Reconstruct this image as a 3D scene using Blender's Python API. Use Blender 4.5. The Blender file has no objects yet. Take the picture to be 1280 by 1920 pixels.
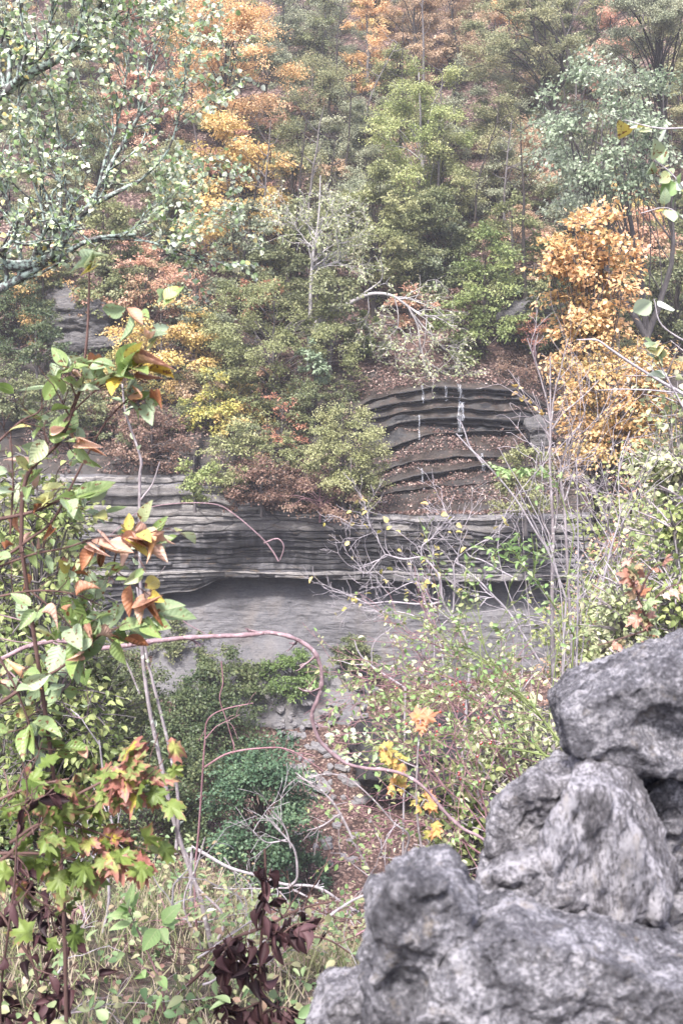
import bpy, bmesh, math
import numpy as np
from math import radians, sin, cos, pi

rng = np.random.default_rng(11)
SC = bpy.context.scene
COL = SC.collection
F = 1968.0                      # focal length in photo pixels (1280 x 1920)
PITCH = radians(15)
CP, SP = cos(PITCH), sin(PITCH)


def at(u, v, y):
    """World point on the photo ray (u, v) at world distance y in front of the camera."""
    xc = (u - 640) / F
    yc = -(v - 960) / F
    d = y / (CP + yc * SP)
    return np.array([xc * d, y, d * (-SP + yc * CP)])


def dep(p):
    return p[1] * CP - p[2] * SP


# ------------------------------------------------------------------ noise
_perm = np.random.default_rng(5).permutation(256)
_perm = np.concatenate([_perm, _perm, _perm])
_g = np.random.default_rng(6).normal(size=(256, 3))
_g /= np.linalg.norm(_g, axis=1)[:, None]


def perlin(p):
    p = np.asarray(p, float)
    i = np.floor(p).astype(int)
    f = p - i
    i &= 255
    w = f * f * f * (f * (f * 6 - 15) + 10)
    out = 0
    for dx in (0, 1):
        for dy in (0, 1):
            for dz in (0, 1):
                h = _perm[_perm[_perm[i[..., 0] + dx] + i[..., 1] + dy] + i[..., 2] + dz]
                g = _g[h & 255]
                d = g[..., 0] * (f[..., 0] - dx) + g[..., 1] * (f[..., 1] - dy) + g[..., 2] * (f[..., 2] - dz)
                wx = w[..., 0] if dx else 1 - w[..., 0]
                wy = w[..., 1] if dy else 1 - w[..., 1]
                wz = w[..., 2] if dz else 1 - w[..., 2]
                out = out + d * wx * wy * wz
    return out


def fbm(p, o=4, gain=0.5):
    p = np.asarray(p, float)
    a, s, r = 1.0, 1.0, 0
    for k in range(o):
        r = r + a * perlin(p * s + 17.3 * k)
        a *= gain
        s *= 2.03
    return r


def n3(x, y, z=0.0, o=1):
    x, y, z = np.broadcast_arrays(np.asarray(x, float), y, z)
    return fbm(np.stack([x, y, z], -1) + 40.5, o)


def worley(p):
    """Distance to the nearest of one random point per unit cell."""
    i = np.floor(p).astype(int)
    best = np.full(len(p), 9.0)
    for dx in (-1, 0, 1):
        for dy in (-1, 0, 1):
            for dz in (-1, 0, 1):
                c = i + (dx, dy, dz)
                h = _perm[_perm[_perm[c[:, 0] & 255] + (c[:, 1] & 255)] + (c[:, 2] & 255)]
                q = c + .5 + .45 * _g[h & 255]
                best = np.minimum(best, ((p - q) ** 2).sum(1))
    return np.sqrt(best)


def sstep(a, b, x):
    t = np.clip((np.asarray(x, float) - a) / (b - a), 0, 1)
    return t * t * (3 - 2 * t)


# ------------------------------------------------------------------ objects
def props(o, label=None, cat=None, group=None, kind=None):
    if label: o['label'] = label
    if cat: o['category'] = cat
    if group: o['group'] = group
    if kind: o['kind'] = kind
    return o


def mesh(name, V, Fs, mat=None, tint=None, lc=None, smooth=False):
    V = np.asarray(V, np.float32)
    Fs = [np.asarray(f, np.int32) for f in (Fs if isinstance(Fs, list) else [Fs]) if len(f)]
    me = bpy.data.meshes.new(name)
    me.vertices.add(len(V))
    me.vertices.foreach_set('co', V.ravel())
    tot = np.concatenate([np.full(len(f), f.shape[1], np.int32) for f in Fs])
    idx = np.concatenate([f.ravel() for f in Fs])
    me.loops.add(len(idx))
    me.loops.foreach_set('vertex_index', idx)
    me.polygons.add(len(tot))
    me.polygons.foreach_set('loop_start', np.concatenate([[0], np.cumsum(tot)[:-1]]).astype(np.int32))
    if smooth:
        me.polygons.foreach_set('use_smooth', np.ones(len(tot), bool))
    me.update(calc_edges=True)
    me.validate()
    if tint is not None:
        a = me.attributes.new('tint', 'FLOAT', 'FACE')
        a.data.foreach_set('value', np.asarray(tint, np.float32))
    if lc is not None:
        a = me.attributes.new('lc', 'FLOAT_VECTOR', 'POINT')
        a.data.foreach_set('vector', np.asarray(lc, np.float32).ravel())
    if mat: me.materials.append(mat)
    return me


def link(name, me, parent=None, loc=(0, 0, 0)):
    o = bpy.data.objects.new(name, me)
    o.location = tuple(float(c) for c in loc)
    if parent: o.parent = parent
    COL.objects.link(o)
    return o


class Thing:
    def __init__(s, name, label, cat, loc, group=None):
        s.loc = np.asarray(loc, float)
        s.o = props(link(name, None, None, loc), label, cat, group)
        s.o.empty_display_size = 0.2

    def part(s, name, V, Fs, mat, label=None, parent=None, **k):
        o = link(name, mesh(name, np.asarray(V) - s.loc, Fs, mat, **k), parent or s.o)
        if label: o['label'] = label
        return o


def grid_faces(nr, nc):
    i = np.arange(nr - 1)[:, None] * nc + np.arange(nc - 1)[None, :]
    i = i.ravel()
    return np.stack([i, i + 1, i + nc + 1, i + nc], 1)


# ------------------------------------------------------------------ tubes
def smooth_path(P, n=6):
    P = np.asarray(P, float)
    if len(P) < 3: 
        t = np.linspace(0, 1, n + 1)[:, None]
        return P[0] * (1 - t) + P[-1] * t
    Q = np.vstack([2 * P[0] - P[1], P, 2 * P[-1] - P[-2]])
    out = []
    t = np.linspace(0, 1, n, endpoint=False)[:, None]
    for k in range(1, len(Q) - 2):
        a, b, c, d = Q[k - 1], Q[k], Q[k + 1], Q[k + 2]
        out.append(0.5 * (2 * b + (c - a) * t + (2 * a - 5 * b + 4 * c - d) * t ** 2 + (3 * b - a - 3 * c + d) * t ** 3))
    out.append(Q[-2][None])
    return np.vstack(out)


class Tubes:
    def __init__(s): s.V, s.Q, s.n = [], [], 0

    def add(s, P, R, sides=5):
        P = np.asarray(P, float)
        n = len(P)
        R = np.broadcast_to(np.asarray(R, float), (n,)) if np.ndim(R) == 0 else np.asarray(R, float)
        T = np.gradient(P, axis=0)
        T /= np.linalg.norm(T, axis=1)[:, None] + 1e-9
        ref = np.array([0.31, 0.2, 1.0]) if abs(T[0][2]) < 0.8 * np.linalg.norm(T[0]) else np.array([1.0, 0.3, 0.1])
        A = np.cross(T, ref); A /= np.linalg.norm(A, axis=1)[:, None] + 1e-9
        B = np.cross(T, A)
        th = np.arange(sides) * 2 * pi / sides
        V = P[:, None] + R[:, None, None] * (np.cos(th)[None, :, None] * A[:, None] + np.sin(th)[None, :, None] * B[:, None])
        V = V.reshape(-1, 3)
        i = (np.arange(n - 1)[:, None] * sides + np.arange(sides)[None]).ravel()
        j = (np.arange(n - 1)[:, None] * sides + (np.arange(sides)[None] + 1) % sides).ravel()
        s.V.append(V); s.Q.append(np.stack([i, j, j + sides, i + sides], 1) + s.n)
        s.n += len(V)

    def out(s): return np.vstack(s.V), [np.vstack(s.Q)]


def taper(r0, r1, n, p=1.0): return r0 + (r1 - r0) * np.linspace(0, 1, n) ** p


def wob(P, amp, fr=1.0, seed=0.0):
    """Irregular wander for a branch, none at its ends' start."""
    P = np.asarray(P, float)
    s = np.linspace(0, 1, len(P))
    L = np.linalg.norm(np.diff(P, axis=0), axis=1).sum()
    k = np.minimum(1, s * 6)
    q = np.stack([n3(s * L * fr, seed + 3.1 * c, 1.7 * c, 2) for c in range(3)], 1)
    return P + q * (amp * k)[:, None]


# ------------------------------------------------------------------ leaves
def unit(a): return a / (np.linalg.norm(a, axis=-1, keepdims=True) + 1e-9)


DIAMOND = (np.array([(0, 0, 0), (.45, -.5, .1), (1, 0, -.05), (.45, .5, .1)], float), [np.array([(0, 1, 2, 3)])])


def ovate(bend=.25, fold=.14, curl=0.0, ns=7, nc=3, teeth=0.0):
    t = np.linspace(0, 1, ns)
    hw = 0.5 * np.sin(pi * t ** 0.8) ** 0.85 * (1 - .25 * t) * 1.15
    hw[0] = .02; hw[-1] = 0.0
    c = np.linspace(-1, 1, nc)
    V = []
    for k in range(ns):
        for q in c:
            y = q * hw[k]
            z = fold * abs(q) * hw[k] * 2
            if curl:
                ph = q * curl
                Rr = hw[k] / max(curl, .1)
                y = Rr * sin(ph); z = Rr * (1 - cos(ph)) * 1.2
            V.append((t[k] * (1 - .15 * bend), y, z - bend * t[k] ** 2 * .6 + bend * .25 * t[k]))
    V = np.array(V)
    return V, [grid_faces(ns, nc)], np.stack([np.repeat(t, nc), np.tile(c, ns), np.abs(np.tile(c, ns))], 1)


def maple(droop=.35, seed=1, crumple=.05):
    pol = [(180, .26), (155, .25), (132, .43), (118, .36), (104, .42), (86, .33), (74, .5), (64, .47), (54, .64), (46, .5), (37, .52), (27, .36), (19, .52), (12, .49), (6, .62), (0, .76)]
    pol = pol + [(-a, r) for a, r in pol[-2:0:-1]]
    r_ = np.random.default_rng(seed)
    V = [(.28, 0, 0.03)]
    L = [(0, 0, 0)]
    for ring, s in ((0, .5), (1, 1.0)):
        for a, r in pol:
            a = radians(a)
            rr = r * s * (1 + .06 * r_.normal())
            V.append((.28 + rr * cos(a), rr * sin(a) * 1.05, -droop * rr ** 2 * .8 + crumple * r_.normal() * s + .06 * sin(5 * a) * s))
            L.append((rr * cos(a), rr * sin(a), s))
    n = len(pol)
    k = np.arange(n); k2 = (k + 1) % n
    tri = np.stack([np.zeros(n, int), 1 + k2, 1 + k], 1)
    quad = np.stack([1 + k, 1 + k2, 1 + n + k2, 1 + n + k], 1)
    return np.array(V), [tri, quad], np.array(L, float)


class Leaves:
    """Merges many leaf templates into one mesh with a tint per leaf."""
    def __init__(s): s.V, s.F, s.T, s.L, s.n = [], {}, {}, [], 0

    def add(s, tmpl, P, D, Nn, L, W, tint):
        tv, tf = tmpl[0], tmpl[1]
        P = np.asarray(P, float); N = len(P)
        if N == 0: return
        X = unit(np.asarray(D, float))
        Z = np.asarray(Nn, float) - (np.asarray(Nn) * X).sum(-1, keepdims=True) * X
        Z = unit(Z)
        Y = np.cross(Z, X)
        L = np.broadcast_to(L, (N,)); W = np.broadcast_to(W, (N,))
        V = (P[:, None] + (L[:, None] * tv[None, :, 0])[..., None] * X[:, None]
             + (W[:, None] * tv[None, :, 1])[..., None] * Y[:, None]
             + (L[:, None] * tv[None, :, 2])[..., None] * Z[:, None])
        k = len(tv)
        s.V.append(V.reshape(-1, 3))
        lc = tmpl[2] if len(tmpl) > 2 else np.stack([tv[:, 0], tv[:, 1] * 2, np.abs(tv[:, 1]) * 2], 1)
        s.L.append(np.tile(lc, (N, 1)))
        off = (np.arange(N) * k + s.n)[:, None, None]
        for f in tf:
            s.F.setdefault(f.shape[1], []).append((f[None] + off).reshape(-1, f.shape[1]))
            s.T.setdefault(f.shape[1], []).append(np.repeat(np.broadcast_to(tint, (N,)), len(f)))
        s.n += N * k

    def out(s):
        ks = sorted(s.F)
        return dict(V=np.vstack(s.V), Fs=[np.vstack(s.F[k]) for k in ks],
                    tint=np.concatenate([np.concatenate(s.T[k]) for k in ks]), lc=np.vstack(s.L))


def rdir(n, r=None):
    return unit((r or rng).normal(size=(n, 3)))
# ------------------------------------------------------------------ materials
class NT:
    def __init__(s, name):
        s.m = bpy.data.materials.new(name)
        s.m.use_nodes = True
        s.t = s.m.node_tree
        s.t.nodes.clear()
        s.out = s.t.nodes.new('ShaderNodeOutputMaterial')

    def n(s, typ, **k):
        nd = s.t.nodes.new('ShaderNode' + typ)
        for a, v in k.items():
            if a.startswith('_'):
                setattr(nd, a[1:], v)
        for a, v in k.items():
            if a.startswith('_'): continue
            key = a.replace('__', ' ')
            if a.startswith('i') and a[1:].isdigit(): key = int(a[1:])
            if isinstance(v, bpy.types.NodeSocket): s.t.links.new(v, nd.inputs[key])
            else: nd.inputs[key].default_value = v
        return nd

    def ramp(s, fac, stops, interp='LINEAR'):
        nd = s.t.nodes.new('ShaderNodeValToRGB')
        cr = nd.color_ramp
        cr.interpolation = interp
        while len(cr.elements) < len(stops): cr.elements.new(0.5)
        for e, (p, c) in zip(cr.elements, stops):
            e.position = p
            e.color = (c, c, c, 1) if np.ndim(c) == 0 else (*c, 1)
        s.t.links.new(fac, nd.inputs[0])
        return nd.outputs[0]

    def mixc(s, fac, a, b, mode='MIX'):
        nd = s.t.nodes.new('ShaderNodeMix')
        nd.data_type = 'RGBA'; nd.blend_type = mode
        for key, v in ((0, fac), (6, a), (7, b)):
            if isinstance(v, bpy.types.NodeSocket): s.t.links.new(v, nd.inputs[key])
            elif np.ndim(v) == 0: nd.inputs[key].default_value = v
            else: nd.inputs[key].default_value = (*v, 1)
        return nd.outputs[2]

    def math(s, op, a, b=0.0, c=0.0):
        nd = s.t.nodes.new('ShaderNodeMath'); nd.operation = op
        for k, v in enumerate((a, b, c)):
            if isinstance(v, bpy.types.NodeSocket): s.t.links.new(v, nd.inputs[k])
            else: nd.inputs[k].default_value = v
        return nd.outputs[0]

    def coord(s, scale=(1, 1, 1), which='Object', rot=(0, 0, 0)):
        tc = s.n('TexCoord')
        mp = s.n('Mapping', Vector=tc.outputs[which])
        mp.inputs['Scale'].default_value = scale
        mp.inputs['Rotation'].default_value = rot
        return mp.outputs[0]

    def noise(s, vec, scale, detail=4, rough=.55, dist=0.0):
        return s.n('TexNoise', Vector=vec, Scale=scale, Detail=detail, Roughness=rough, Distortion=dist).outputs['Fac']

    def surf(s, sh):
        s.t.links.new(sh, s.out.inputs['Surface'])
        return s.m

    def bump(s, h, strength=.5, dist=.02, normal=None):
        nd = s.n('Bump', Height=h, Strength=strength, Distance=dist)
        if normal is not None: s.t.links.new(normal, nd.inputs['Normal'])
        return nd.outputs[0]

    def pbsdf(s, col, rough=.7, spec=.4, normal=None):
        nd = s.n('BsdfPrincipled')
        for key, v in (('Base Color', col), ('Roughness', rough), ('Specular IOR Level', spec)):
            if isinstance(v, bpy.types.NodeSocket): s.t.links.new(v, nd.inputs[key])
            elif np.ndim(v): nd.inputs[key].default_value = (*v, 1)
            else: nd.inputs[key].default_value = v
        if normal is not None: s.t.links.new(normal, nd.inputs['Normal'])
        return nd.outputs[0]


def leaf_mat(name, stops, trans=.35, rough=.5, spec=.4, edge=None, spots=None, veins=False, nscale=1.2):
    m = NT(name)
    t = m.n('Attribute', _attribute_name='tint').outputs['Fac']
    nz = m.noise(m.coord(), nscale, 2)
    f = m.math('ADD', t, m.math('MULTIPLY', m.math('SUBTRACT', nz, .5), .45))
    n = len(stops)
    col = m.ramp(f, [(k / (n - 1), c) for k, c in enumerate(stops)])
    normal = None
    if edge or veins:
        sep = m.n('SeparateXYZ', Vector=m.n('Attribute', _attribute_name='lc').outputs['Vector'])
        lx, ly, lz = sep.outputs
    if edge:
        nn = m.noise(m.coord(), 45, 3)
        e = m.math('ADD', lz, m.math('MULTIPLY', m.math('SUBTRACT', nn, .5), 1.6))
        e = m.math('ADD', e, m.math('MULTIPLY', m.math('SUBTRACT', t, .5), 1.2))
        col = m.mixc(m.ramp(e, [(.62, 0.0), (.95, 1.0)]), col, edge)
    if spots:
        sp = m.noise(m.coord(), 70, 2)
        th = m.math('ADD', sp, m.math('MULTIPLY', t, .05))
        col = m.mixc(m.ramp(th, [(.64, 0.0), (.68, 1.0)]), col, spots)
    if veins:
        ay = m.math('ABSOLUTE', ly)
        rib = m.ramp(ay, [(.0, 1.0), (.09, 0.0)])
        sv = m.math('SINE', m.math('MULTIPLY', m.math('SUBTRACT', lx, m.math('MULTIPLY', ay, .22)), 48.0))
        col = m.mixc(m.math('MULTIPLY', rib, .4), col, (.45, .45, .25))
        normal = m.bump(sv, .25, .002)
    p = m.pbsdf(col, rough, spec, normal)
    tr = m.n('BsdfTranslucent', Color=col)
    mx = m.n('MixShader', i0=trans, i1=p, i2=tr.outputs[0])
    return m.surf(mx.outputs[0])


def bark_mat(name, a, b, lichen=None, scale=8.0, thr=.5):
    m = NT(name)
    v = m.coord((1, 1, .35))
    n = m.noise(v, scale, 5, .65)
    col = m.ramp(n, [(.3, a), (.7, b)])
    if lichen:
        n2 = m.noise(m.coord(), scale * 1.7, 4, .6)
        col = m.mixc(m.ramp(n2, [(thr, 0.0), (thr + .1, 1.0)]), col, lichen)
    return m.surf(m.pbsdf(col, .85, .2, m.bump(n, .6, .02)))


B_DARK = bark_mat('bark_dark', (.02, .017, .016), (.06, .05, .045))
B_GREY = bark_mat('bark_grey', (.07, .06, .06), (.17, .155, .15))
B_PALE = bark_mat('bark_pale', (.22, .2, .2), (.42, .4, .4))
B_LICHEN = bark_mat('bark_lichen', (.05, .045, .045), (.14, .13, .13), (.34, .42, .37), 14, .46)
B_TWIG = bark_mat('bark_twig_white', (.2, .175, .19), (.42, .39, .41), None, 30)
B_RED = bark_mat('bark_reddish', (.16, .08, .09), (.33, .2, .22), None, 25)
B_STEM = bark_mat('bark_stem_grey', (.14, .115, .12), (.36, .32, .33), (.5, .5, .48), 20, .58)
B_VINE = bark_mat('bark_vine', (.13, .085, .092), (.32, .225, .245), (.44, .37, .38), 30, .6)
B_BROWN = bark_mat('bark_brown', (.05, .028, .026), (.14, .085, .075))
B_GREEN = bark_mat('stem_green', (.1, .14, .05), (.22, .26, .1))

PAL = dict(
    green=[(.06, .08, .035), (.12, .145, .065), (.19, .21, .1), (.3, .29, .14)],
    dark=[(.03, .055, .026), (.065, .095, .04), (.11, .14, .06), (.17, .185, .08)],
    blue=[(.075, .105, .062), (.145, .18, .11), (.22, .25, .165), (.31, .32, .21)],
    forest=[(.085, .1, .05), (.17, .19, .095), (.28, .285, .15), (.4, .36, .2)],
    sage=[(.09, .115, .07), (.18, .21, .13), (.28, .3, .2), (.38, .37, .25)],
    silver=[(.12, .17, .095), (.22, .28, .175), (.35, .41, .29), (.5, .54, .43)],
    orange=[(.3, .27, .1), (.55, .39, .17), (.7, .44, .22), (.78, .58, .37)],
    amber=[(.2, .22, .08), (.42, .36, .12), (.62, .46, .17), (.7, .48, .26)],
    russet=[(.19, .17, .11), (.33, .25, .15), (.48, .34, .22), (.6, .45, .33)],
    salmon=[(.22, .2, .11), (.45, .29, .18), (.6, .34, .25), (.68, .48, .34)],
    yellow=[(.2, .24, .08), (.38, .37, .11), (.58, .5, .15), (.66, .54, .24)],
    olive=[(.1, .125, .055), (.18, .2, .085), (.28, .295, .135), (.38, .37, .19)],
    lime=[(.11, .16, .055), (.2, .25, .09), (.32, .36, .14), (.44, .43, .2)],
    red=[(.15, .14, .07), (.34, .17, .1), (.5, .22, .15), (.56, .38, .24)],
    pale=[(.2, .25, .12), (.33, .38, .2), (.47, .49, .29), (.56, .52, .36)],
    brown=[(.06, .035, .03), (.14, .08, .06), (.22, .135, .1), (.33, .24, .17)],
)
LM = {k: leaf_mat('leaf_' + k, v) for k, v in PAL.items()}
LM['poplar'] = leaf_mat('leaf_poplar', [(.17, .27, .09), (.32, .43, .21), (.46, .54, .37), (.63, .67, .57), (.62, .5, .18)], .35, .32, .6)
LM['hickory'] = leaf_mat('leaf_hickory', [(.16, .24, .06), (.22, .3, .1), (.25, .33, .18), (.34, .42, .28), (.42, .4, .12), (.58, .4, .06)], .35, .42, .5,
                         spots=(.16, .07, .03), veins=True, nscale=6)
LM['dry'] = leaf_mat('leaf_dry', [(.1, .03, .02), (.3, .13, .06), (.5, .28, .2), (.6, .42, .34), (.55, .26, .05)], .25, .5, .4, veins=True, nscale=25)
LM['maple'] = leaf_mat('leaf_maple', [(.09, .14, .03), (.17, .23, .055), (.24, .28, .11), (.4, .35, .06), (.44, .26, .06)], .35, .5, .4,
                       edge=(.3, .13, .1), nscale=8)
LM['grape'] = leaf_mat('leaf_grape', [(.4, .4, .12), (.55, .42, .14), (.6, .32, .1), (.6, .2, .08)], .4, .5, .4, edge=(.5, .25, .14), nscale=8)
LM['reddened'] = leaf_mat('leaf_reddened', [(.28, .25, .09), (.38, .22, .12), (.42, .24, .17), (.48, .34, .22)], .35, .5, .4, edge=(.3, .12, .1), nscale=8)
LM['withered'] = leaf_mat('leaf_withered', [(.012, .006, .008), (.03, .013, .016), (.055, .024, .027), (.11, .06, .065)], .12, .65, .3, nscale=25)
LM['fresh'] = leaf_mat('leaf_fresh', [(.16, .28, .09), (.26, .38, .15), (.38, .47, .26)], .4, .45, .45, veins=True, nscale=6)
LM['oak'] = leaf_mat('leaf_oak', [(.2, .28, .14), (.3, .36, .2), (.34, .15, .09), (.45, .25, .2), (.55, .42, .36)], .3, .45, .45, nscale=8)


def litter_cols(m, vec, s=1.0):
    v1 = m.n('TexVoronoi', Vector=vec, Scale=9.0 * s)
    return m.ramp(m.n('SeparateColor', Color=v1.outputs['Color']).outputs[0],
                  [(.0, (.025, .016, .015)), (.4, (.05, .03, .026)), (.65, (.088, .054, .045)), (.85, (.13, .088, .074)), (1, (.25, .185, .155))])


def ground_mat(name, base_a, base_b, litter=.55, rock=None, s=1.0):
    m = NT(name)
    vec = m.coord()
    n = m.noise(vec, .9 * s, 6, .65)
    n2 = m.noise(vec, 6 * s, 5, .7)
    col = m.ramp(n2, [(.3, base_a), (.7, base_b)])
    lt = litter_cols(m, vec, s)
    mask = m.ramp(m.math('ADD', n, m.math('MULTIPLY', n2, .35)), [(.9 - litter, 0.0), (1.1 - litter, 1.0)])
    col = m.mixc(mask, col, lt)
    if rock is not None:
        g = m.n('NewGeometry')
        nz = m.n('SeparateXYZ', Vector=g.outputs['True Normal']).outputs[2]
        steep = m.ramp(m.math('ADD', nz, m.math('MULTIPLY', m.math('SUBTRACT', n2, .5), .4)), [(.45, 1.0), (.7, 0.0)])
        col = m.mixc(steep, col, rock)
    return m.surf(m.pbsdf(col, .9, .2, m.bump(n2, .7, .06)))


def strata_mat(name, bands, stain, freq=5.0, wet=.0):
    """Bedded rock: colour follows the layers in z, streaked and stained."""
    m = NT(name)
    w = m.noise(m.coord((.25, .25, .3)), 1.0, 3)
    tc = m.n('TexCoord').outputs['Object']
    z = m.n('SeparateXYZ', Vector=tc).outputs[2]
    zz = m.math('ADD', z, m.math('MULTIPLY', w, .6))
    cx = m.n('CombineXYZ', X=0.0, Y=0.0, Z=zz).outputs[0]
    b1 = m.noise(cx, freq, 4, .7)
    b2 = m.noise(m.coord((.35, .35, 6)), 2.2, 5, .7)
    f = m.math('ADD', m.math('MULTIPLY', b1, .55), m.math('MULTIPLY', b2, .45))
    col = m.ramp(f, [(.3 + .4 * k / (len(bands) - 1), c) for k, c in enumerate(bands)])
    s1 = m.noise(m.coord((1.2, 1.2, .18)), 1.6, 5, .6)
    col = m.mixc(m.ramp(s1, [(.5, 0.0), (.72, .8)]), col, stain)
    fine = m.noise(m.coord((1, 1, 3)), 14, 4, .7)
    col = m.mixc(m.math('MULTIPLY', fine, .5), col, (.03, .03, .033), 'MULTIPLY') if False else m.mixc(m.ramp(fine, [(.35, .35), (.6, 0.0)]), col, (.035, .033, .035))
    return m.surf(m.pbsdf(col, .8 - wet, .35, m.bump(m.math('ADD', f, fine), .55, .08)))


def stone_mat(name, dark, mid, light, tan, s=1.0, stretch=(1, 1, 1), rot=(0, 0, 0), cover=.5, scale=1.0):
    """Weathered limestone with lichen crusts, soot dark pores and a little tan."""
    m = NT(name)
    v = m.coord(stretch, rot=rot)
    big = m.noise(v, 8 * s, 5, .6, .3)
    med = m.noise(v, 30 * s, 7, .78)
    fine = m.noise(v, 120 * s, 6, .8)
    f = m.math('ADD', m.math('MULTIPLY', big, .35), m.math('ADD', m.math('MULTIPLY', med, .38), m.math('MULTIPLY', fine, .32)))
    col = m.ramp(f, [(.42, dark), (.53, mid), (.64, tuple(.5 * (p + q) for p, q in zip(mid, light))), (.72, light)])
    lich = m.ramp(m.math('ADD', m.math('MULTIPLY', big, .4), m.math('ADD', m.math('MULTIPLY', med, .4), m.math('MULTIPLY', fine, .28))), [(cover, 0.0), (cover + .06, .85)])
    col = m.mixc(lich, col, light)
    soot = m.noise(v, 4.5 * s, 5, .7, .4)
    col = m.mixc(m.ramp(soot, [(.5, 0.0), (.64, .5)]), col, dark)
    tn = m.noise(v, 16 * s, 5, .7)
    col = m.mixc(m.ramp(tn, [(.58, 0.0), (.7, .5)]), col, tan)
    vo = m.n('TexVoronoi', Vector=m.n('VectorMath', i0=v, i1=(0, 0, 0)).outputs[0], Scale=48 * s)
    vo2 = m.n('TexVoronoi', Vector=v, Scale=110 * s)
    pm = m.ramp(m.noise(v, 10 * s, 4), [(.46, 0.0), (.6, 1.0)])
    pit = m.math('MULTIPLY', m.ramp(vo.outputs['Distance'], [(.0, 1.0), (.38, 0.0)]), pm)
    pit2 = m.math('MULTIPLY', m.ramp(vo2.outputs['Distance'], [(.0, 1.0), (.4, 0.0)]), m.ramp(med, [(.4, .8), (.6, .1)]))
    pits = m.math('MAXIMUM', pit, pit2)
    col = m.mixc(m.math('MULTIPLY', pits, .65), col, tuple(c * .45 for c in dark))
    h = m.math('SUBTRACT', m.math('ADD', m.math('MULTIPLY', med, 1.0), m.math('MULTIPLY', fine, .5)), m.math('MULTIPLY', pits, .6))
    return m.surf(m.pbsdf(col, .92, .2, m.bump(h, .9, .012 * scale)))
# ------------------------------------------------------------------ terrain of the far side
XC = np.concatenate([np.linspace(-60, -15, 70)[:-1], np.linspace(-15, 15, 560), np.linspace(15, 60, 70)[1:]])
HY = [39.8, 48.5, 60, 75, 100, 112]
HZ = [-10.9, -6.1, 1.2, 10.0, 26.0, 31.0]


def floor_z(x, y):
    z = np.interp(y, [16, 24, 29, 33, 36.5, 39.5], [-20.9, -20.2, -19.7, -19.2, -18.5, -17.4])
    z = z + 1.0 * sstep(-3, -9, x) + .5 * sstep(4, 9, x)
    return z + .25 * n3(x * .35, y * .35, 3.3, 4)


def ztop(x):
    q = x + .25 * n3(x * .9, 2.2, 5, 2)
    return -10.85 + .45 * sstep(-2.9, -3.1, q) + .4 * sstep(-4.0, -4.25, q) + .25 * sstep(-4.2, -5.2, q) + .45 * sstep(-5.6, -5.9, q) + .12 * n3(x * .5, 7.7, 0, 3)


def hill_z(x, y):
    y = np.asarray(y, float)
    z = np.interp(y, HY, HZ)
    z = z + (ztop(x) + 10.9) * (1 - sstep(40, 47, y)) + .4 * sstep(-4, -10, x) * sstep(40, 46, y)
    a = .25 + .75 * sstep(46, 60, y)
    return z + a * n3(x * .16, y * .16, 1.1, 4) + .12 * n3(x * .9, y * .9, 5.5, 3)


def rows_mesh(name, rows, xs, mat, smooth=True, disp=None, tint=None):
    Y = np.array([np.broadcast_to(r[0], xs.shape) for r in rows], float)
    Z = np.array([np.broadcast_to(r[1], xs.shape) for r in rows], float)
    X = np.broadcast_to(xs, Y.shape)
    V = np.stack([X, Y, Z], -1).reshape(-1, 3)
    if disp is not None: V = disp(V)
    o = link(name, mesh(name, V, grid_faces(len(rows), len(xs)), mat, smooth=smooth, tint=None if tint is None else np.repeat(np.asarray(tint), len(xs) - 1)))
    return props(o, kind='structure')


def between(r0, r1, n, first=False):
    return [(r0[0] * (1 - t) + r1[0] * t, r0[1] * (1 - t) + r1[1] * t) for t in np.linspace(0, 1, n + 1)[0 if first else 1:]]


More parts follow.
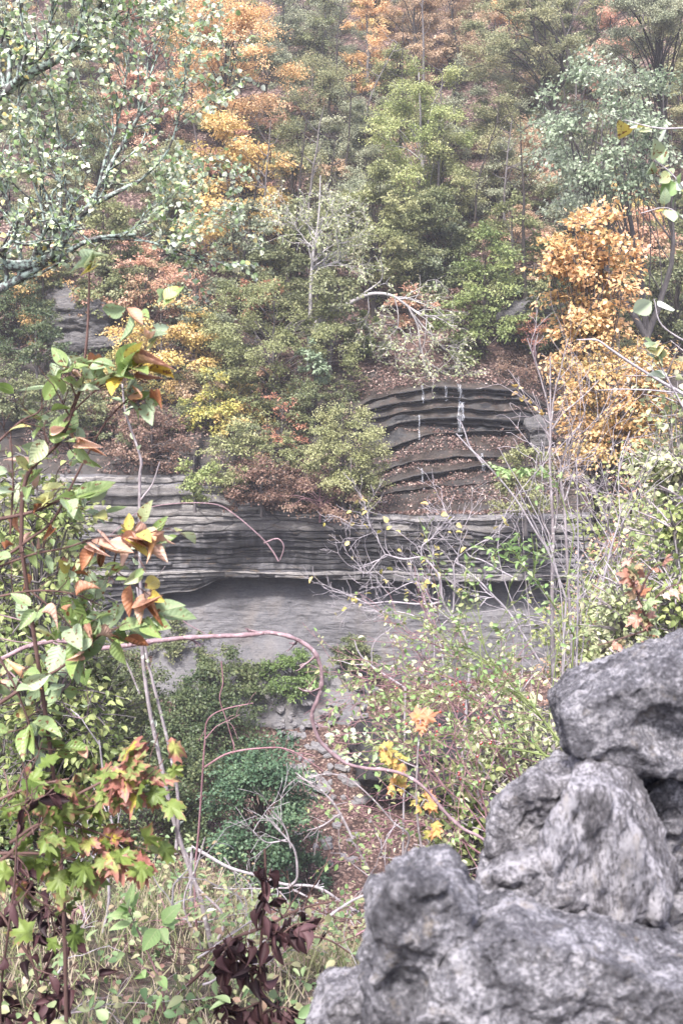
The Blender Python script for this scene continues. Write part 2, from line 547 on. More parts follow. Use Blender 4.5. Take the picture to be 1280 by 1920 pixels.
M_FLOOR = ground_mat('creek_bed_ground', (.06, .045, .04), (.13, .105, .1), .55, None, 1.6)
M_HILL = ground_mat('forest_floor', (.03, .021, .017), (.065, .042, .03), .5, (.12, .11, .11))
M_SHALE = strata_mat('shale', [(.13, .125, .135), (.19, .185, .2), (.25, .24, .255), (.17, .165, .18)], (.2, .165, .15), 1.6)
def bed_mat():
    m = NT('bedded_rock')
    t = m.n('Attribute', _attribute_name='tint').outputs['Fac']
    b2 = m.noise(m.coord((.3, .3, 5)), 3.0, 6, .7)
    n1 = m.noise(m.coord((.5, .5, .8)), .8, 5, .65)
    f = m.math('ADD', m.math('MULTIPLY', t, .42), m.math('ADD', m.math('MULTIPLY', b2, .55), m.math('MULTIPLY', n1, .5)))
    col = m.ramp(f, [(.42, (.022, .021, .024)), (.56, (.06, .058, .063)), (.72, (.15, .145, .15)), (.92, (.3, .28, .262)), (1.0, (.34, .32, .3))])
    s0 = m.noise(m.coord((.16, .16, .5)), 1.3, 3, .6)
    s1 = m.noise(m.coord((1.6, 1.6, .25)), 1.3, 5, .65)
    sf = m.math('ADD', m.math('MULTIPLY', s1, .5), m.math('MULTIPLY', s0, .6))
    st = m.math('MULTIPLY', m.ramp(sf, [(.47, 0.0), (.6, .9)]), m.ramp(t, [(.62, 1.0), (.78, .25)]))
    col = m.mixc(st, col, (.02, .019, .021))
    jt = m.n('TexVoronoi', Vector=m.coord((.55, .1, 2.2)), Scale=1.0, _feature='DISTANCE_TO_EDGE').outputs['Distance']
    col = m.mixc(m.ramp(jt, [(0, .7), (.03, 0.0)]), col, (.018, .017, .018))
    s2 = m.noise(m.coord((.6, .6, 2.5)), 2.3, 4, .6)
    col = m.mixc(m.ramp(s2, [(.6, 0.0), (.72, .6)]), col, (.2, .15, .095))
    fine = m.noise(m.coord((1, 1, 4)), 16, 5, .75)
    col = m.mixc(m.ramp(fine, [(.35, .6), (.55, 0.0)]), col, (.02, .019, .02))
    return m.surf(m.pbsdf(col, .75, .35, m.bump(m.math('ADD', b2, fine), .7, .08)))


M_STRATA = bed_mat()


def shale_mat():
    m = NT('shale')
    n1 = m.noise(m.coord((.4, .4, .6)), 1.0, 5, .65)
    b = m.noise(m.coord((.5, .5, 9)), 2.5, 6, .75)
    fine = m.noise(m.coord((1, 1, 2)), 7, 6, .8)
    f = m.math('ADD', m.math('MULTIPLY', n1, .36), m.math('ADD', m.math('MULTIPLY', b, .3), m.math('MULTIPLY', fine, .34)))
    col = m.ramp(f, [(.38, (.055, .053, .057)), (.47, (.115, .112, .118)), (.54, (.155, .15, .155)), (.64, (.22, .212, .21))])
    st = m.noise(m.coord((1.1, 1.1, .12)), 1.2, 5, .6)
    col = m.mixc(m.ramp(st, [(.5, 0.0), (.7, .6)]), col, (.18, .16, .145))
    vo = m.n('TexVoronoi', Vector=m.coord((.7, .7, 1.6)), Scale=2.2, _feature='DISTANCE_TO_EDGE').outputs['Distance']
    ck = m.math('MULTIPLY', m.ramp(vo, [(0, 1.0), (.035, 0.0)]), m.ramp(fine, [(.48, 0.0), (.62, .6)]))
    col = m.mixc(ck, col, (.03, .03, .034))
    return m.surf(m.pbsdf(col, .85, .3, m.bump(m.math('SUBTRACT', m.math('ADD', b, fine), ck), .8, .08)))


M_SHALE = shale_mat()
M_CASC = None


def casc_mat():
    m = NT('wet_ledge_rock')
    v = m.coord()
    n = m.noise(v, 1.1, 5, .65)
    n2 = m.noise(v, 7, 5, .7)
    tread = m.ramp(n, [(.3, (.012, .009, .008)), (.5, (.026, .02, .016)), (.7, (.05, .041, .034))])
    lt = litter_cols(m, v, 1.4)
    tread = m.mixc(m.ramp(m.math('ADD', n2, m.math('MULTIPLY', n, .5)), [(.78, 0.0), (.9, .6)]), tread, lt)
    tread = m.mixc(m.ramp(m.noise(v, .6, 4), [(.5, 0.0), (.62, .6)]), tread, (.045, .042, .04))
    g = m.n('NewGeometry')
    nz = m.n('SeparateXYZ', Vector=g.outputs['True Normal']).outputs[2]
    rk = m.ramp(m.noise(m.coord((.4, .4, 7)), 3, 4), [(.35, (.006, .006, .007)), (.6, (.016, .0155, .017)), (.72, (.05, .048, .05))])
    steep = m.ramp(m.math('ADD', nz, m.math('MULTIPLY', m.math('SUBTRACT', n2, .5), .3)), [(.45, 1.0), (.75, 0.0)])
    col = m.mixc(steep, tread, rk)
    return m.surf(m.pbsdf(col, m.ramp(n, [(.4, .45), (.6, .8)]), .3, m.bump(n2, .6, .05)))


M_CASC = casc_mat()

# gorge floor
yy = np.concatenate([np.linspace(15, 24, 20)[:-1], np.linspace(24, 39.6, 110)])
xs = np.linspace(-60, 60, 420)
xs = np.sign(xs) * (np.abs(xs) / 60) ** 1.7 * 60
rows_mesh('gorge_floor', [(np.full_like(xs, y), floor_z(xs, y)) for y in yy], xs, M_FLOOR)

# shale wall under the overhang, with scree cones banked against its foot
x = XC
bend = .5 * n3(x * .12, 2.2, 0, 2)
zlip = -13.36 - .55 * sstep(-4.6, -6.2, x) - .7 * sstep(-6.5, -10, x) + .1 * n3(x * .5, 4.4, 0, 3)
zb = -17.6 + 1.9 * np.exp(-((x + 2.4) / 2.0) ** 2) + 1.5 * np.exp(-((x + 6.3) / 2.0) ** 2) + .9 * np.exp(-((x - .2) / .8) ** 2) + .3 * n3(x * .6, 9.9, 0, 3)
foot = (37.0 + bend - .25 * (zb + 17.6), floor_z(x, 37.0) - .25)
base = (39.35 + bend, zb)
mid = (39.95 + bend, zb * .3 + zlip * .7 - .25)
top = (42.0 + bend, zlip - .05)
lip0 = (39.55 + bend, zlip)
rows = between(foot, base, 26, True) + between(base, mid, 70) + between(mid, top, 30)


def shale_disp(V):
    V = V.copy()
    r = .05 * n3(V[:, 0] * .9, V[:, 1] * .6, V[:, 2] * 5, 4) + .05 * n3(V[:, 0] * 4, V[:, 1] * 4, V[:, 2] * 5, 3) + .12 * n3(V[:, 0] * .5, V[:, 1] * .5, V[:, 2] * .8, 4)
    V[:, 1] += r
    V[:, 2] += .15 * r
    return V


rows_mesh('shale_cliff', rows, x, M_SHALE, disp=shale_disp)

# bedded caprock: layers of unequal thickness, each set back or forward, with recessed seams
zt = ztop(x)
zt0 = -10.87 + .08 * n3(x * .5, 7.7, 0, 3)
zl0 = np.maximum(zlip, -13.3 + .06 * n3(x * .5, 4.4, 0, 3))
g3 = np.random.default_rng(3)
K = 15
th = g3.uniform(.3, 1.9, K); th[0] = 1.0; th[1] = 1.2; th[-1] = 1.3; th[-2] = 2.4
cum = np.concatenate([[0], np.cumsum(th) / th.sum()])
TI = [.7, .95, .5, .3, .55, .3, .6, .35, .28, .5, .35, .6, .5, .8, .8]
LAY = []                      # lower edge, upper edge, set back, tint
def blocky(k, size=.9):
    """joint blocks: each stretch of a bed stands a little forward or back of its neighbours"""
    q = np.floor(x / size + .8 * n3(x * .5, 3.7 * k, 2, 2) + 13.7 * k)
    return np.modf(np.abs(np.sin(q * 127.1 + k * 31.7) * 4375.5))[0] - .5
for j in range(4):            # beds sagging below the lip at the left end
    f0, f1 = 1 - j / 4, 1 - (j + 1) / 4
    LAY.append((zl0 + (zlip - zl0) * f0, zl0 + (zlip - zl0) * f1, .22 - .1 * j + .1 * blocky(40 + j), [.5, .8, .3, .7][j]))
edge = zl0
for k in range(K):
    up = zt0 if k == K - 1 else np.maximum(zl0 + (zt0 - zl0) * cum[k + 1] + .3 * n3(x * .2, 3.3 * (k + 1), 0, 4), edge + .012)
    LAY.append((edge, up, .012 * k + .14 * n3(x * .12, 5.1 * k, 1.0, 2) + (.08 + .16 * (k % 3 == 0)) * blocky(k, [.7, 1.5, 2.6][k % 3]) + .06 * n3(x * .9, 5.1 * k, 3.0, 3) - .2 * (k < 2) + .1 * (3 < k < 8), TI[k]))
    edge = up
for j in range(4):            # thick pale beds that only the left end keeps
    up = zt0 + (zt - zt0) * [.3, .55, .85, 1][j]
    LAY.append((edge, up, [.1, .15, .02, .3][j] + .16 * blocky(60 + j, 1.6) + .1 * n3(x * .4, 9.0 * j, 3.0, 3), [.85, .95, .8, .9][j]))
    edge = up
rows, tint = [(top[0], top[1] + .02)], []
for q in between((top[0], top[1] + .02), (lip0[0], np.minimum(zlip, zl0)), 4): rows.append(q); tint.append(.2)
for k, (za, zc, set_, ti) in enumerate(LAY):
    yf = 39.55 + bend + set_
    H = zc - za
    gap = np.minimum(.045, H * .25)
    seam = (.08 + .2 * np.clip(n3(x * .5, 2.9 * k, 6.0, 2) + .35, 0, 1)) * sstep(0, .1, H)
    rows += [(yf + seam, za + gap * .3), (yf + .02, za + gap)]; tint += [ti * .6, ti * .6]
    rows += between((yf, za + gap * 1.3), (yf + .03, zc - gap * .4), 4, True); tint += [ti] * 5
    rows += [(yf + .07, zc)]; tint += [ti]
rows += [(np.full_like(x, 40.3) + bend, zt + .02)]; tint += [.5]


def strata_disp(V):
    V = V.copy()
    V[:, 1] += .07 * n3(V[:, 0] * 2.2, V[:, 1] * .5, V[:, 2] * 6, 4)
    V[:, 2] += .015 * n3(V[:, 0] * 3, V[:, 1] * 3, V[:, 2] * 3, 2)
    return V


rows_mesh('ledge_cliff', rows, x, M_STRATA, smooth=False, disp=strata_disp, tint=tint)

# stepped cascade and the leafy bank either side of it
w = sstep(.2, 1.4, x) * (1 - sstep(7.6, 9.6, x))
dx = np.minimum(x - 4.8, 0) / 3.4
dr = np.maximum(x - 4.8, 0)
LED = [(y_, at(850, v_, y_)[2], h_, l_, r_) for y_, v_, h_, l_, r_ in (   # distance, height, riser, left drop, right rise
    (41.0, 958, .1, .15, .03), (42.5, 905, .16, .6, .1), (43.1, 880, .34, .85, .07), (43.7, 857, .22, .75, .05), (44.9, 810, .3, .95, .07),
    (45.2, 781, .85, .55, -.04), (45.34, 763, .44, .45, -.03), (45.5, 746, .42, .42, -.02), (45.66, 727, .52, .42, -.03))]
prev = (40.3 + bend, zt + .02)
rows = [prev]
for k, (yk, zk, hk, ld, rr) in enumerate(LED):
    Y = yk + (.3 * n3(x * .3, 8.1 * k, 0, 3) + .16 * n3(x * 1.3, 8.1 * k, 2, 3) + .12 * blocky(80 + k, 1.3)) * (.45 if k >= 5 else 1) + (.2 * n3(x * .3, 50.0, 0, 3) if k >= 5 else 0)
    Zc = zk - ld * dx ** 2 + rr * dr + .15 * n3(x * .5, 4.1 * k, 9, 4)
    Zs = hill_z(x, Y)
    Z = Zc * w + Zs * (1 - w)
    hv = hk * np.clip(.85 + 1.3 * n3(x * .5, 6.3 * k, 5, 3), .1, 1.6)
    h = hv * w + .05 * (1 - w)
    # split risers show two beds with a seam between
    base_ = (Y + (.06 if 5 <= k else .12) * w, Z - h)
    rows += between(prev, base_, 9)
    rows += between(base_, (Y + .24 * w + .01, Z - .55 * h), 2)
    rows += [(Y + .1 * w, Z - .5 * h), (Y + .1 * w, Z - .38 * h), (Y + .3 * w, Z - .33 * h), (Y + .34 * w, Z - .2 * h - .01), (Y - .02 * w, Z - .15 * h), (Y + .01, Z)]
    prev = (Y + .04, Z + .005)
rows += between(prev, (np.full_like(x, 48.5), hill_z(x, 48.5)), 8)


def casc_disp(V):
    V = V.copy()
    V[:, 2] += .05 * n3(V[:, 0] * 1.1, V[:, 1] * 1.6, 2.0, 4)
    V[:, 1] += .06 * n3(V[:, 0] * 1.7, V[:, 2] * 4, 6.0, 3)
    return V


CASC_ROWS = rows
rows_mesh('cascade_ledges', rows, x, M_CASC, smooth=False, disp=casc_disp)

# wooded hillside above
hx = np.concatenate([np.linspace(-75, -22, 60)[:-1], np.linspace(-22, 22, 200), np.linspace(22, 75, 60)[1:]])
rows_mesh('hillside', [(np.full_like(hx, y), hill_z(hx, y) + (.03 if y < 49 else 0)) for y in np.linspace(48.3, 112, 130)], hx, M_HILL)


# ------------------------------------------------------------------ terrain of the near side
def near_z(x, y):
    a = np.interp(y, [-6, .3, 1.6, 3, 4.5, 6, 7, 9, 12, 18, 24], [-1.6, -1.62, -1.85, -2.45, -3.3, -4.15, -5.25, -8.2, -12.2, -18.6, -22])
    b = np.interp(y, [-6, .3, 1.6, 3, 5, 8, 12, 16, 20, 26], [-1.6, -1.6, -1.75, -2.0, -2.8, -4.1, -6.2, -9.0, -14.5, -22.5])
    t = sstep(.9 + .09 * y, 2.2 + .16 * y, x)
    z = a * (1 - t) + b * t - .55 * sstep(3.2, 5.5, y) * sstep(-1.0, .2, x) * (1 - t)
    return z + .16 * n3(x * .6, y * .6, 8.8, 4) * sstep(.5, 3, y)


M_NEAR = ground_mat('rim_ground', (.05, .05, .035), (.1, .095, .07), .35, None, 4.0)
nx = np.linspace(-14, 24, 210)
rows_mesh('near_slope', [(np.full_like(nx, y), near_z(nx, y)) for y in np.linspace(-5, 25, 190)], nx, M_NEAR)

# ------------------------------------------------------------------ leaf litter lying on ledges, banks and creek bed
lv = Leaves()
r_ = np.random.default_rng(21)


def scatter(n, xr, yr, zf, dens, L, tint, amp=.03):
    X = r_.uniform(*xr, n); Yy = r_.uniform(*yr, n)
    keep = r_.random(n) < dens(X, Yy)
    X, Yy = X[keep], Yy[keep]; m_ = len(X)
    Zz = zf(X, Yy) + amp
    nn = unit(np.stack([.5 * r_.normal(size=m_), -.5 + .5 * r_.normal(size=m_), np.ones(m_)], 1))
    lv.add(DIAMOND, np.stack([X, Yy, Zz], 1), rdir(m_, r_), nn, L * r_.uniform(.7, 1.4, m_), L * r_.uniform(.5, .9, m_), tint(m_))


# height of the cascade surface for scattering
_cy = np.array([np.broadcast_to(r[0], x.shape) for r in CASC_ROWS]); _cz = np.array([np.broadcast_to(r[1], x.shape) for r in CASC_ROWS])


def casc_z(X, Yy):
    out = np.empty_like(X)
    ci = np.clip(np.searchsorted(XC, X), 0, len(XC) - 1)
    for q in range(len(X)):
        yc, zc = _cy[:, ci[q]], _cz[:, ci[q]]
        k = np.searchsorted(np.maximum.accumulate(yc), Yy[q])
        k = min(max(k, 1), len(yc) - 1)
        out[q] = max(zc[k], zc[k - 1])
    return out


clump = lambda s, c, b: (lambda X, Yy: sstep(-.25, .3, n3(X * s, Yy * s, c, 3) + b))
scatter(38000, (-13, 11), (40.2, 48.4), casc_z, clump(.9, 2, .08), .1, lambda m_: r_.beta(2, 2.2, m_), .05)
scatter(3000, (0, 9.5), (40.2, 48.4), casc_z, lambda X, Y: .8 + 0 * X, .065, lambda m_: r_.beta(3, 2.2, m_), .04)
scatter(16000, (-22, 22), (48.5, 72), hill_z, clump(.3, 4, .1), .16, lambda m_: r_.beta(2, 2, m_), .06)
scatter(14000, (-7, 7), (25, 37), floor_z, clump(.7, 6, .05), .09, lambda m_: r_.beta(2, 2, m_), .03)
scatter(7000, (-5, 5), (2, 7.2), near_z, clump(1.2, 8, 0), .035, lambda m_: r_.beta(2, 2, m_), .02)
LM['litter'] = leaf_mat('leaf_litter', [(.03, .017, .016), (.07, .037, .032), (.125, .072, .06), (.24, .165, .14), (.48, .39, .33)], .1, .6, .3)
d = lv.out()
props(link('leaf_litter', mesh('leaf_litter', d['V'], d['Fs'], LM['litter'], tint=d['tint'], lc=d['lc'])), kind='stuff')

# water trickling down the ledges
mw = NT('falling_water')
wn = mw.noise(mw.coord((9, 9, .8)), 3, 4, .7)
tr = mw.n('BsdfTransparent')
gl = mw.pbsdf((.75, .78, .85), .25, .6)
M_WATER = mw.surf(mw.n('MixShader', i0=mw.ramp(wn, [(.44, .0), (.66, .5)]), i1=tr.outputs[0], i2=gl).outputs[0])


def stream(u, k0, k1, wd):
    """One thread of water from ledge k0 down to ledge k1, falling clear of the undercuts and sliding over the treads."""
    xx = (u - 640) / F * dep((0, LED[k0][0], LED[k0][1]))
    ci = np.searchsorted(XC, xx)
    zc, yc = _cz[:, ci][::-1], _cy[:, ci][::-1]
    zl = lambda k: LED[k][1] - LED[k][3] * dx[ci] ** 2 + LED[k][4] * dr[ci]
    sel = (zc < zl(k0) + .12) & (zc > zl(k1) - .3)
    i0, i1 = np.where(sel)[0][[0, -1]]
    yc = np.minimum.accumulate(yc[i0:i1]) - .03
    zc = np.minimum.accumulate(zc[i0:i1]) + .03
    s_ = np.concatenate([[0], np.cumsum(np.hypot(np.diff(yc), np.diff(zc)))])
    q = np.linspace(0, s_[-1], 90)
    yq, zq = np.interp(q, s_, yc), np.interp(q, s_, zc)
    V = []
    for j in range(90):
        wj = wd * (.6 + .9 * abs(n3(q[j] * 1.6, u, 3.0, 2)) + .3 * q[j] / s_[-1])
        for c in (-1, -.4, .4, 1):
            V.append((xx + c * wj / 2 + .07 * n3(q[j] * 1.3, u, 0, 2), yq[j] - .02 * (1 - c * c), zq[j]))
    props(link('waterfall', mesh('waterfall', V, grid_faces(90, 4), M_WATER, smooth=True)), kind='structure')


for a in [(862, 8, 4, .2), (868, 7, 5, .12), (903, 3, 2, .14), (792, 8, 7, .1), (786, 5, 4, .08), (836, 8, 7, .1), (792, 2, 1, .08)]:
    stream(*a)
# ------------------------------------------------------------------ broadleaf trees and shrubs
COVER = 2.1


def tree(name, label, cat, base, cc, cr, pal, bark, L=.12, W=.75, cover=2.2, nclump=26, flat=.5, trunk=.12, lean=None,
         group=None, seed=0, droop=.15, twig=True, tintb=(0, 1), fork=0, leafmax=16000, loose=.27, shell=.6, tmpl=None, px=None):
    """base: foot on the ground; cc, cr: crown centre and radii. Limbs run from the trunk to each leaf clump."""
    r = np.random.default_rng(1000 + seed)
    if base[1] > 55: L *= .72; leafmax *= 1.9
    base, cc, cr = (np.asarray(a, float) for a in (base, cc, cr))
    t = Thing(name, label, cat, base, group)
    cs = []
    while len(cs) < nclump:
        p = unit(r.normal(size=3)) * (shell + (1 - shell) * r.random()) ** .8 * r.choice([1, 1, .6])
        if p[2] < -.85: continue
        # egg shape: narrower at the top
        k = 1 - .28 * max(p[2], 0)
        cs.append(cc + p * cr * np.array([k, k, 1]))
    cs = np.array(cs)
    tb = Tubes()
    topz = cc + np.array([0, 0, cr[2] * .75])
    n = 14
    s = np.linspace(0, 1, n)[:, None]
    ln = np.zeros(3) if lean is None else np.asarray(lean, float)
    tp = base * (1 - s) + topz * s + ln * (s * (1 - s)) * 2 + np.array([0, 0, 0])
    H = np.linalg.norm(topz - base)
    tp = wob(tp, .035 * H, 3.0 / H, seed)
    tp[0] -= np.array([0, 0, .3])
    trad = taper(trunk, trunk * .12, n, .9)
    trad[0] *= 1.5
    trunks = [(tp, trad)]
    for q in range(fork):
        a = tp[4]
        b = cc + cr * np.array([.6 * (-1) ** q, .2 * r.normal(), .5])
        P = smooth_path([a, a * .6 + b * .4 + np.array([.25 * cr[0] * (-1) ** q, 0, 0]), b], 6)
        P = wob(P, .03 * H, 4 / H, seed + q)
        trunks.append((P, taper(trunk * .75, trunk * .1, len(P))))
    for P, R in trunks: tb.add(P, R, 7)
    lv = Leaves()
    rc = loose * cr.mean()
    per = []
    Ltot, Ltp, Lt = [], [], []
    areaL = L * L * W * .5
    A = pi * cr[0] * cr[2]
    N = int(min(1.5 * leafmax, COVER * cover * A / areaL))
    wts = r.uniform(.5, 1.6, nclump); wts /= wts.sum()
    for k, c in enumerate(cs):
        P0, R0 = trunks[r.integers(len(trunks))]
        hk = np.clip((c[2] - base[2]) / H * .8 - .12 + .1 * r.normal(), .12, .92)
        i = int(hk * (len(P0) - 1))
        a = P0[i]
        m_ = a * .5 + c * .5 + np.array([0, 0, .12 * np.linalg.norm(c - a)])
        P = wob(smooth_path([a, m_, c], 4), .06 * np.linalg.norm(c - a), 3 / H, seed + k)
        tb.add(P, taper(R0[i] * (.45 if k % 4 == 0 else .2) + .004, R0[i] * .06 + .005, len(P)), 4)
        # twigs radiate from the clump, leaves sit along them
        nt = 9
        td = unit(r.normal(size=(nt, 3)) * np.array([1, 1, .45]) + .55 * unit(c - cc) + np.array([0, 0, .1]))
        tl = rc * r.uniform(.6, 1.25, nt)
        if twig:
            for q in range(0, nt, 2):
                tb.add(np.stack([c, c + td[q] * tl[q] * .5 + np.array([0, 0, .04 * rc]), c + td[q] * tl[q]]), [.007 + trunk * .03, .005 + trunk * .015, .003], 3)
        m = int(N * wts[k])
        q = r.integers(nt, size=m)
        f = r.random(m) ** .7
        pos = c + td[q] * (tl[q] * f)[:, None] + r.normal(size=(m, 3)) * np.array([1, 1, flat]) * rc * .22
        pos[:, 2] -= droop * rc * f ** 2
        out = unit(pos - cc)
        nrm = np.array([0, 0, .9]) + .45 * out + .6 * r.normal(size=(m, 3))
        dr = td[q] + .7 * r.normal(size=(m, 3)) + np.array([0, 0, -.45])
        tintb_ = tintb if base[1] < 55 or name == 'shrub' else (min(tintb[0] + .3, .5), 1.0)
        ct = r.uniform(*tintb_)
        tint = np.clip(.5 * ct + .5 * r.random(m) * (tintb_[1] - tintb_[0]) + .5 * tintb_[0] + .06 * r.normal(size=m), 0, 1)
        lv.add(tmpl or DIAMOND, pos, dr, nrm, L * r.uniform(.7, 1.25, m), L * W * r.uniform(.75, 1.2, m), tint)
    V, Q = tb.out()
    t.part('trunk', V, Q, bark, smooth=True)
    d = lv.out()
    t.part('crown', d['V'], d['Fs'], LM[pal] if isinstance(pal, str) else pal, tint=d['tint'], lc=d['lc'])
    return t


SEED = [0]


def ptree(label, u, vt, vb, rpx, y, pal, bark, name='broadleaf_tree', cat='tree', ub=None, gz=hill_z, yb=None, **k):
    """Tree given by its crown's extent in the photograph at distance y; the foot is on the ground below."""
    SEED[0] += 1
    sit = k.pop('sit', name in ('shrub', 'understory_bush'))
    if sit and gz is not near_z:      # a shrub stands where its lower edge meets the ground
        for _ in range(10):
            q = at(u, vb, y)
            g = float(gz(np.array([q[0]]), np.array([y]))[0])
            el = math.atan2(-q[2], y)
            y = np.clip(y + .6 * ((g - q[2]) / -math.tan(el) if abs(el) > .15 else 0), y - 3, y + 3)
    elif sit:                         # or reaches down to it, out of sight
        q = at(u, vb, y)
        g = float(gz(np.array([q[0]]), np.array([y]))[0])
        e = math.atan2(-(g + .1), y) - PITCH
        vn = 960 + F * math.tan(e)
        if vn > vb:
            k['nclump'] = int(k.get('nclump', 26) * (1 + .5 * (vn - vb) / (vb - vt)))
            vb = vn
    top, bot = at(u, vt, y), at(u, vb, y)
    c = (top + bot) / 2
    rx = rpx / F * dep(c)
    rz = (top[2] - bot[2]) / 2
    yb = y if yb is None else yb
    ub = u if ub is None else ub
    g = float(gz(np.array([(ub - 640) / F * dep(c)]), np.array([yb]))[0])
    xb = (ub - 640) / F * (yb * CP - g * SP)
    g = float(gz(np.array([xb]), np.array([yb]))[0])
    k.setdefault('trunk', .03 * max(top[2] - g, 1.5) ** .75)
    return tree(name, label, cat, (xb, yb, g), c, (rx, min(rx, 3.2) if y > 30 else rx, rz), pal, bark, seed=SEED[0], **k)


FT = dict(cover=2.2, nclump=30)
# --- the named trees of the far wall, back to front
ptree('peach-orange tree high at the top edge, centre-right, behind pale twigs', 835, -60, 215, 95, 78, 'russet', B_GREY, cover=1.6, nclump=34)
ptree('pinkish half-bare tree with pale stems at the top centre', 715, -10, 215, 75, 82, 'salmon', B_PALE, cover=.9, nclump=30)
ptree('grey-green tree at the top edge just right of the tall orange maple', 610, -60, 190, 105, 76, 'sage', B_GREY, cover=2, nclump=34)
ptree('brownish green tree at the top edge above the tall orange maple', 330, -70, 120, 90, 80, 'olive', B_GREY, cover=2)
ptree('tall orange-leaved maple, uppermost part of the orange patch on the left', 425, -30, 235, 115, 62, 'orange', B_DARK, L=.15, loose=.34, flat=.35, cover=1.7, nclump=36)
ptree('dark-limbed oak with crooked black branches at the upper right', 975, -50, 190, 110, 66, 'forest', B_DARK, ub=1065, lean=(-.5, 0, 1), trunk=.34, cover=1.5, nclump=30, fork=1, L=.14)
ptree('blue-green tree in the top right corner with a thick black trunk', 1215, -80, 120, 130, 58, 'sage', B_DARK, ub=1258, trunk=.36, cover=1.8, nclump=30)
ptree('large grey-green tree filling the middle of the forest', 600, 110, 420, 115, 66, 'forest', B_DARK, cover=2.2, nclump=44, L=.13, fork=1)
ptree('muted green tree between the centre trees, with fine dark limbs', 690, 170, 380, 75, 63, 'sage', B_DARK, cover=2, nclump=34)
ptree('slim tulip tree with a pale slanting trunk and lime top, right of centre', 785, 95, 420, 88, 58, 'lime', B_PALE, ub=812, cover=1.9, nclump=48, L=.15, lean=(-.4, 0, 0), tintb=(0, .75), trunk=.17)
ptree('dusky green tree with thin black stems beside the pale-trunked tulip tree', 925, 190, 420, 75, 60, 'forest', B_DARK, cover=1.5, nclump=30, L=.12)
ptree('rust-brown thin tree behind the silver-leaved tree', 985, 200, 470, 70, 62, 'russet', B_DARK, cover=1.0, nclump=30)
ptree('yellow-orange maple with a forked black trunk, lower part of the orange patch', 440, 205, 500, 112, 55, 'amber', B_DARK, L=.14, fork=2, flat=.3, cover=1.45, nclump=44, trunk=.24, tintb=(.15, 1))
ptree('dark green tree tucked behind the white-limbed leaning tree', 560, 330, 560, 75, 56, 'green', B_DARK, cover=2.0)
ptree('golden olive tree just above the arching white limb', 700, 295, 545, 78, 52, 'olive', B_DARK, L=.13, cover=2.2, nclump=38, tintb=(.3, 1), flat=.35)
ptree('deep green tree standing above the cascade, centre-right', 820, 350, 590, 80, 54, 'green', B_DARK, cover=2.2, nclump=40, L=.12)
ptree('layered yellow-green maple right above the cascade', 905, 430, 690, 82, 49, 'lime', B_DARK, L=.13, flat=.25, cover=1.7, nclump=40, tintb=(0, .7), droop=.3)
ptree('low brown-orange tree on the slope between the maple and the silver tree', 960, 395, 520, 70, 56, 'russet', B_DARK, cover=1.2)
ptree('pale pink-orange sapling on the bank under the left limb', 275, 470, 600, 75, 50, 'salmon', B_GREY, cover=1.3, L=.13, nclump=26, flat=.3)
ptree('crimson-topped small maple beside the grey double trunk on the left', 480, 500, 590, 55, 50, 'red', B_GREY, cover=1.3, nclump=20)
ptree('bright apricot-yellow maple leaning over the left bank', 305, 560, 780, 118, 47, 'amber', B_GREY, L=.13, flat=.3, cover=1.35, nclump=44, tintb=(.35, 1), droop=.3)
ptree('big soft olive-green bushy tree on the ledge left of the cascade', 515, 515, 740, 150, 46.5, 'olive', B_GREY, L=.1, cover=1.5, nclump=60, tintb=(.1, .8), leafmax=24000, loose=.2, shell=.75)
ptree('small dark green shrub under the arching white limb', 690, 585, 680, 48, 49, 'lime', B_DARK, name='shrub', cat='shrub', cover=1.8, tintb=(0, .6))
ptree('pale blue-leaved shrub at the right flank of the olive tree', 590, 640, 715, 38, 44.5, 'silver', B_DARK, name='shrub', cat='shrub', L=.16, cover=1.5, nclump=14, tintb=(0, .5))
ptree('coral-red small maple on the leafy bank', 530, 735, 880, 55, 43.6, 'red', B_GREY, L=.09, flat=.2, cover=.6, nclump=26, tintb=(0, .9))
ptree('yellow-leaved sapling drooping over the bank below the apricot maple', 395, 690, 850, 52, 44, 'yellow', B_GREY, L=.12, cover=1.1, nclump=26, tintb=(0, .75))
ptree('green-gold feathery shrub hanging beside the left end of the cascade', 645, 745, 960, 82, 42.2, 'olive', B_GREY, name='shrub', cat='shrub', L=.085, cover=1.9, nclump=60, tintb=(.35, 1), leafmax=22000)
ptree('light green bush growing on the rim of the grey ledge', 365, 840, 945, 40, 41.2, 'lime', B_GREY, name='shrub', cat='shrub', L=.12, cover=1.4, nclump=20, tintb=(.2, .8))
ptree('teal-green low shrub between the coral maple sprays', 560, 800, 865, 32, 43.2, 'blue', B_GREY, name='shrub', cat='shrub', L=.14, cover=1.3, nclump=12)
ptree('reddish-brown twiggy shrub trailing over the ledge left of centre', 600, 895, 965, 100, 41.0, 'brown', B_RED, name='shrub', cat='shrub', L=.085, cover=1.2, nclump=34, tintb=(.3, 1))
ptree('dark ivy-green shrub under the left outcrop', 70, 590, 690, 75, 47, 'dark', B_GREY, name='shrub', cat='shrub', cover=1.5, nclump=24)
ptree('green-gold shrub on the right edge of the cascade', 985, 830, 990, 62, 42.5, 'olive', B_GREY, name='shrub', cat='shrub', L=.09, cover=1.4, nclump=34, tintb=(.3, 1))
ptree('small crimson shrub on the pale rocks right of the layered maple', 1000, 585, 660, 45, 47.5, 'red', B_RED, name='shrub', cat='shrub', L=.09, cover=.6, nclump=16, tintb=(.2, .7))
ptree('grey-brown twiggy shrub on the slope above the right end of the cascade', 985, 660, 760, 70, 47, 'brown', B_GREY, name='shrub', cat='shrub', L=.09, cover=.8, nclump=26, tintb=(.4, 1))
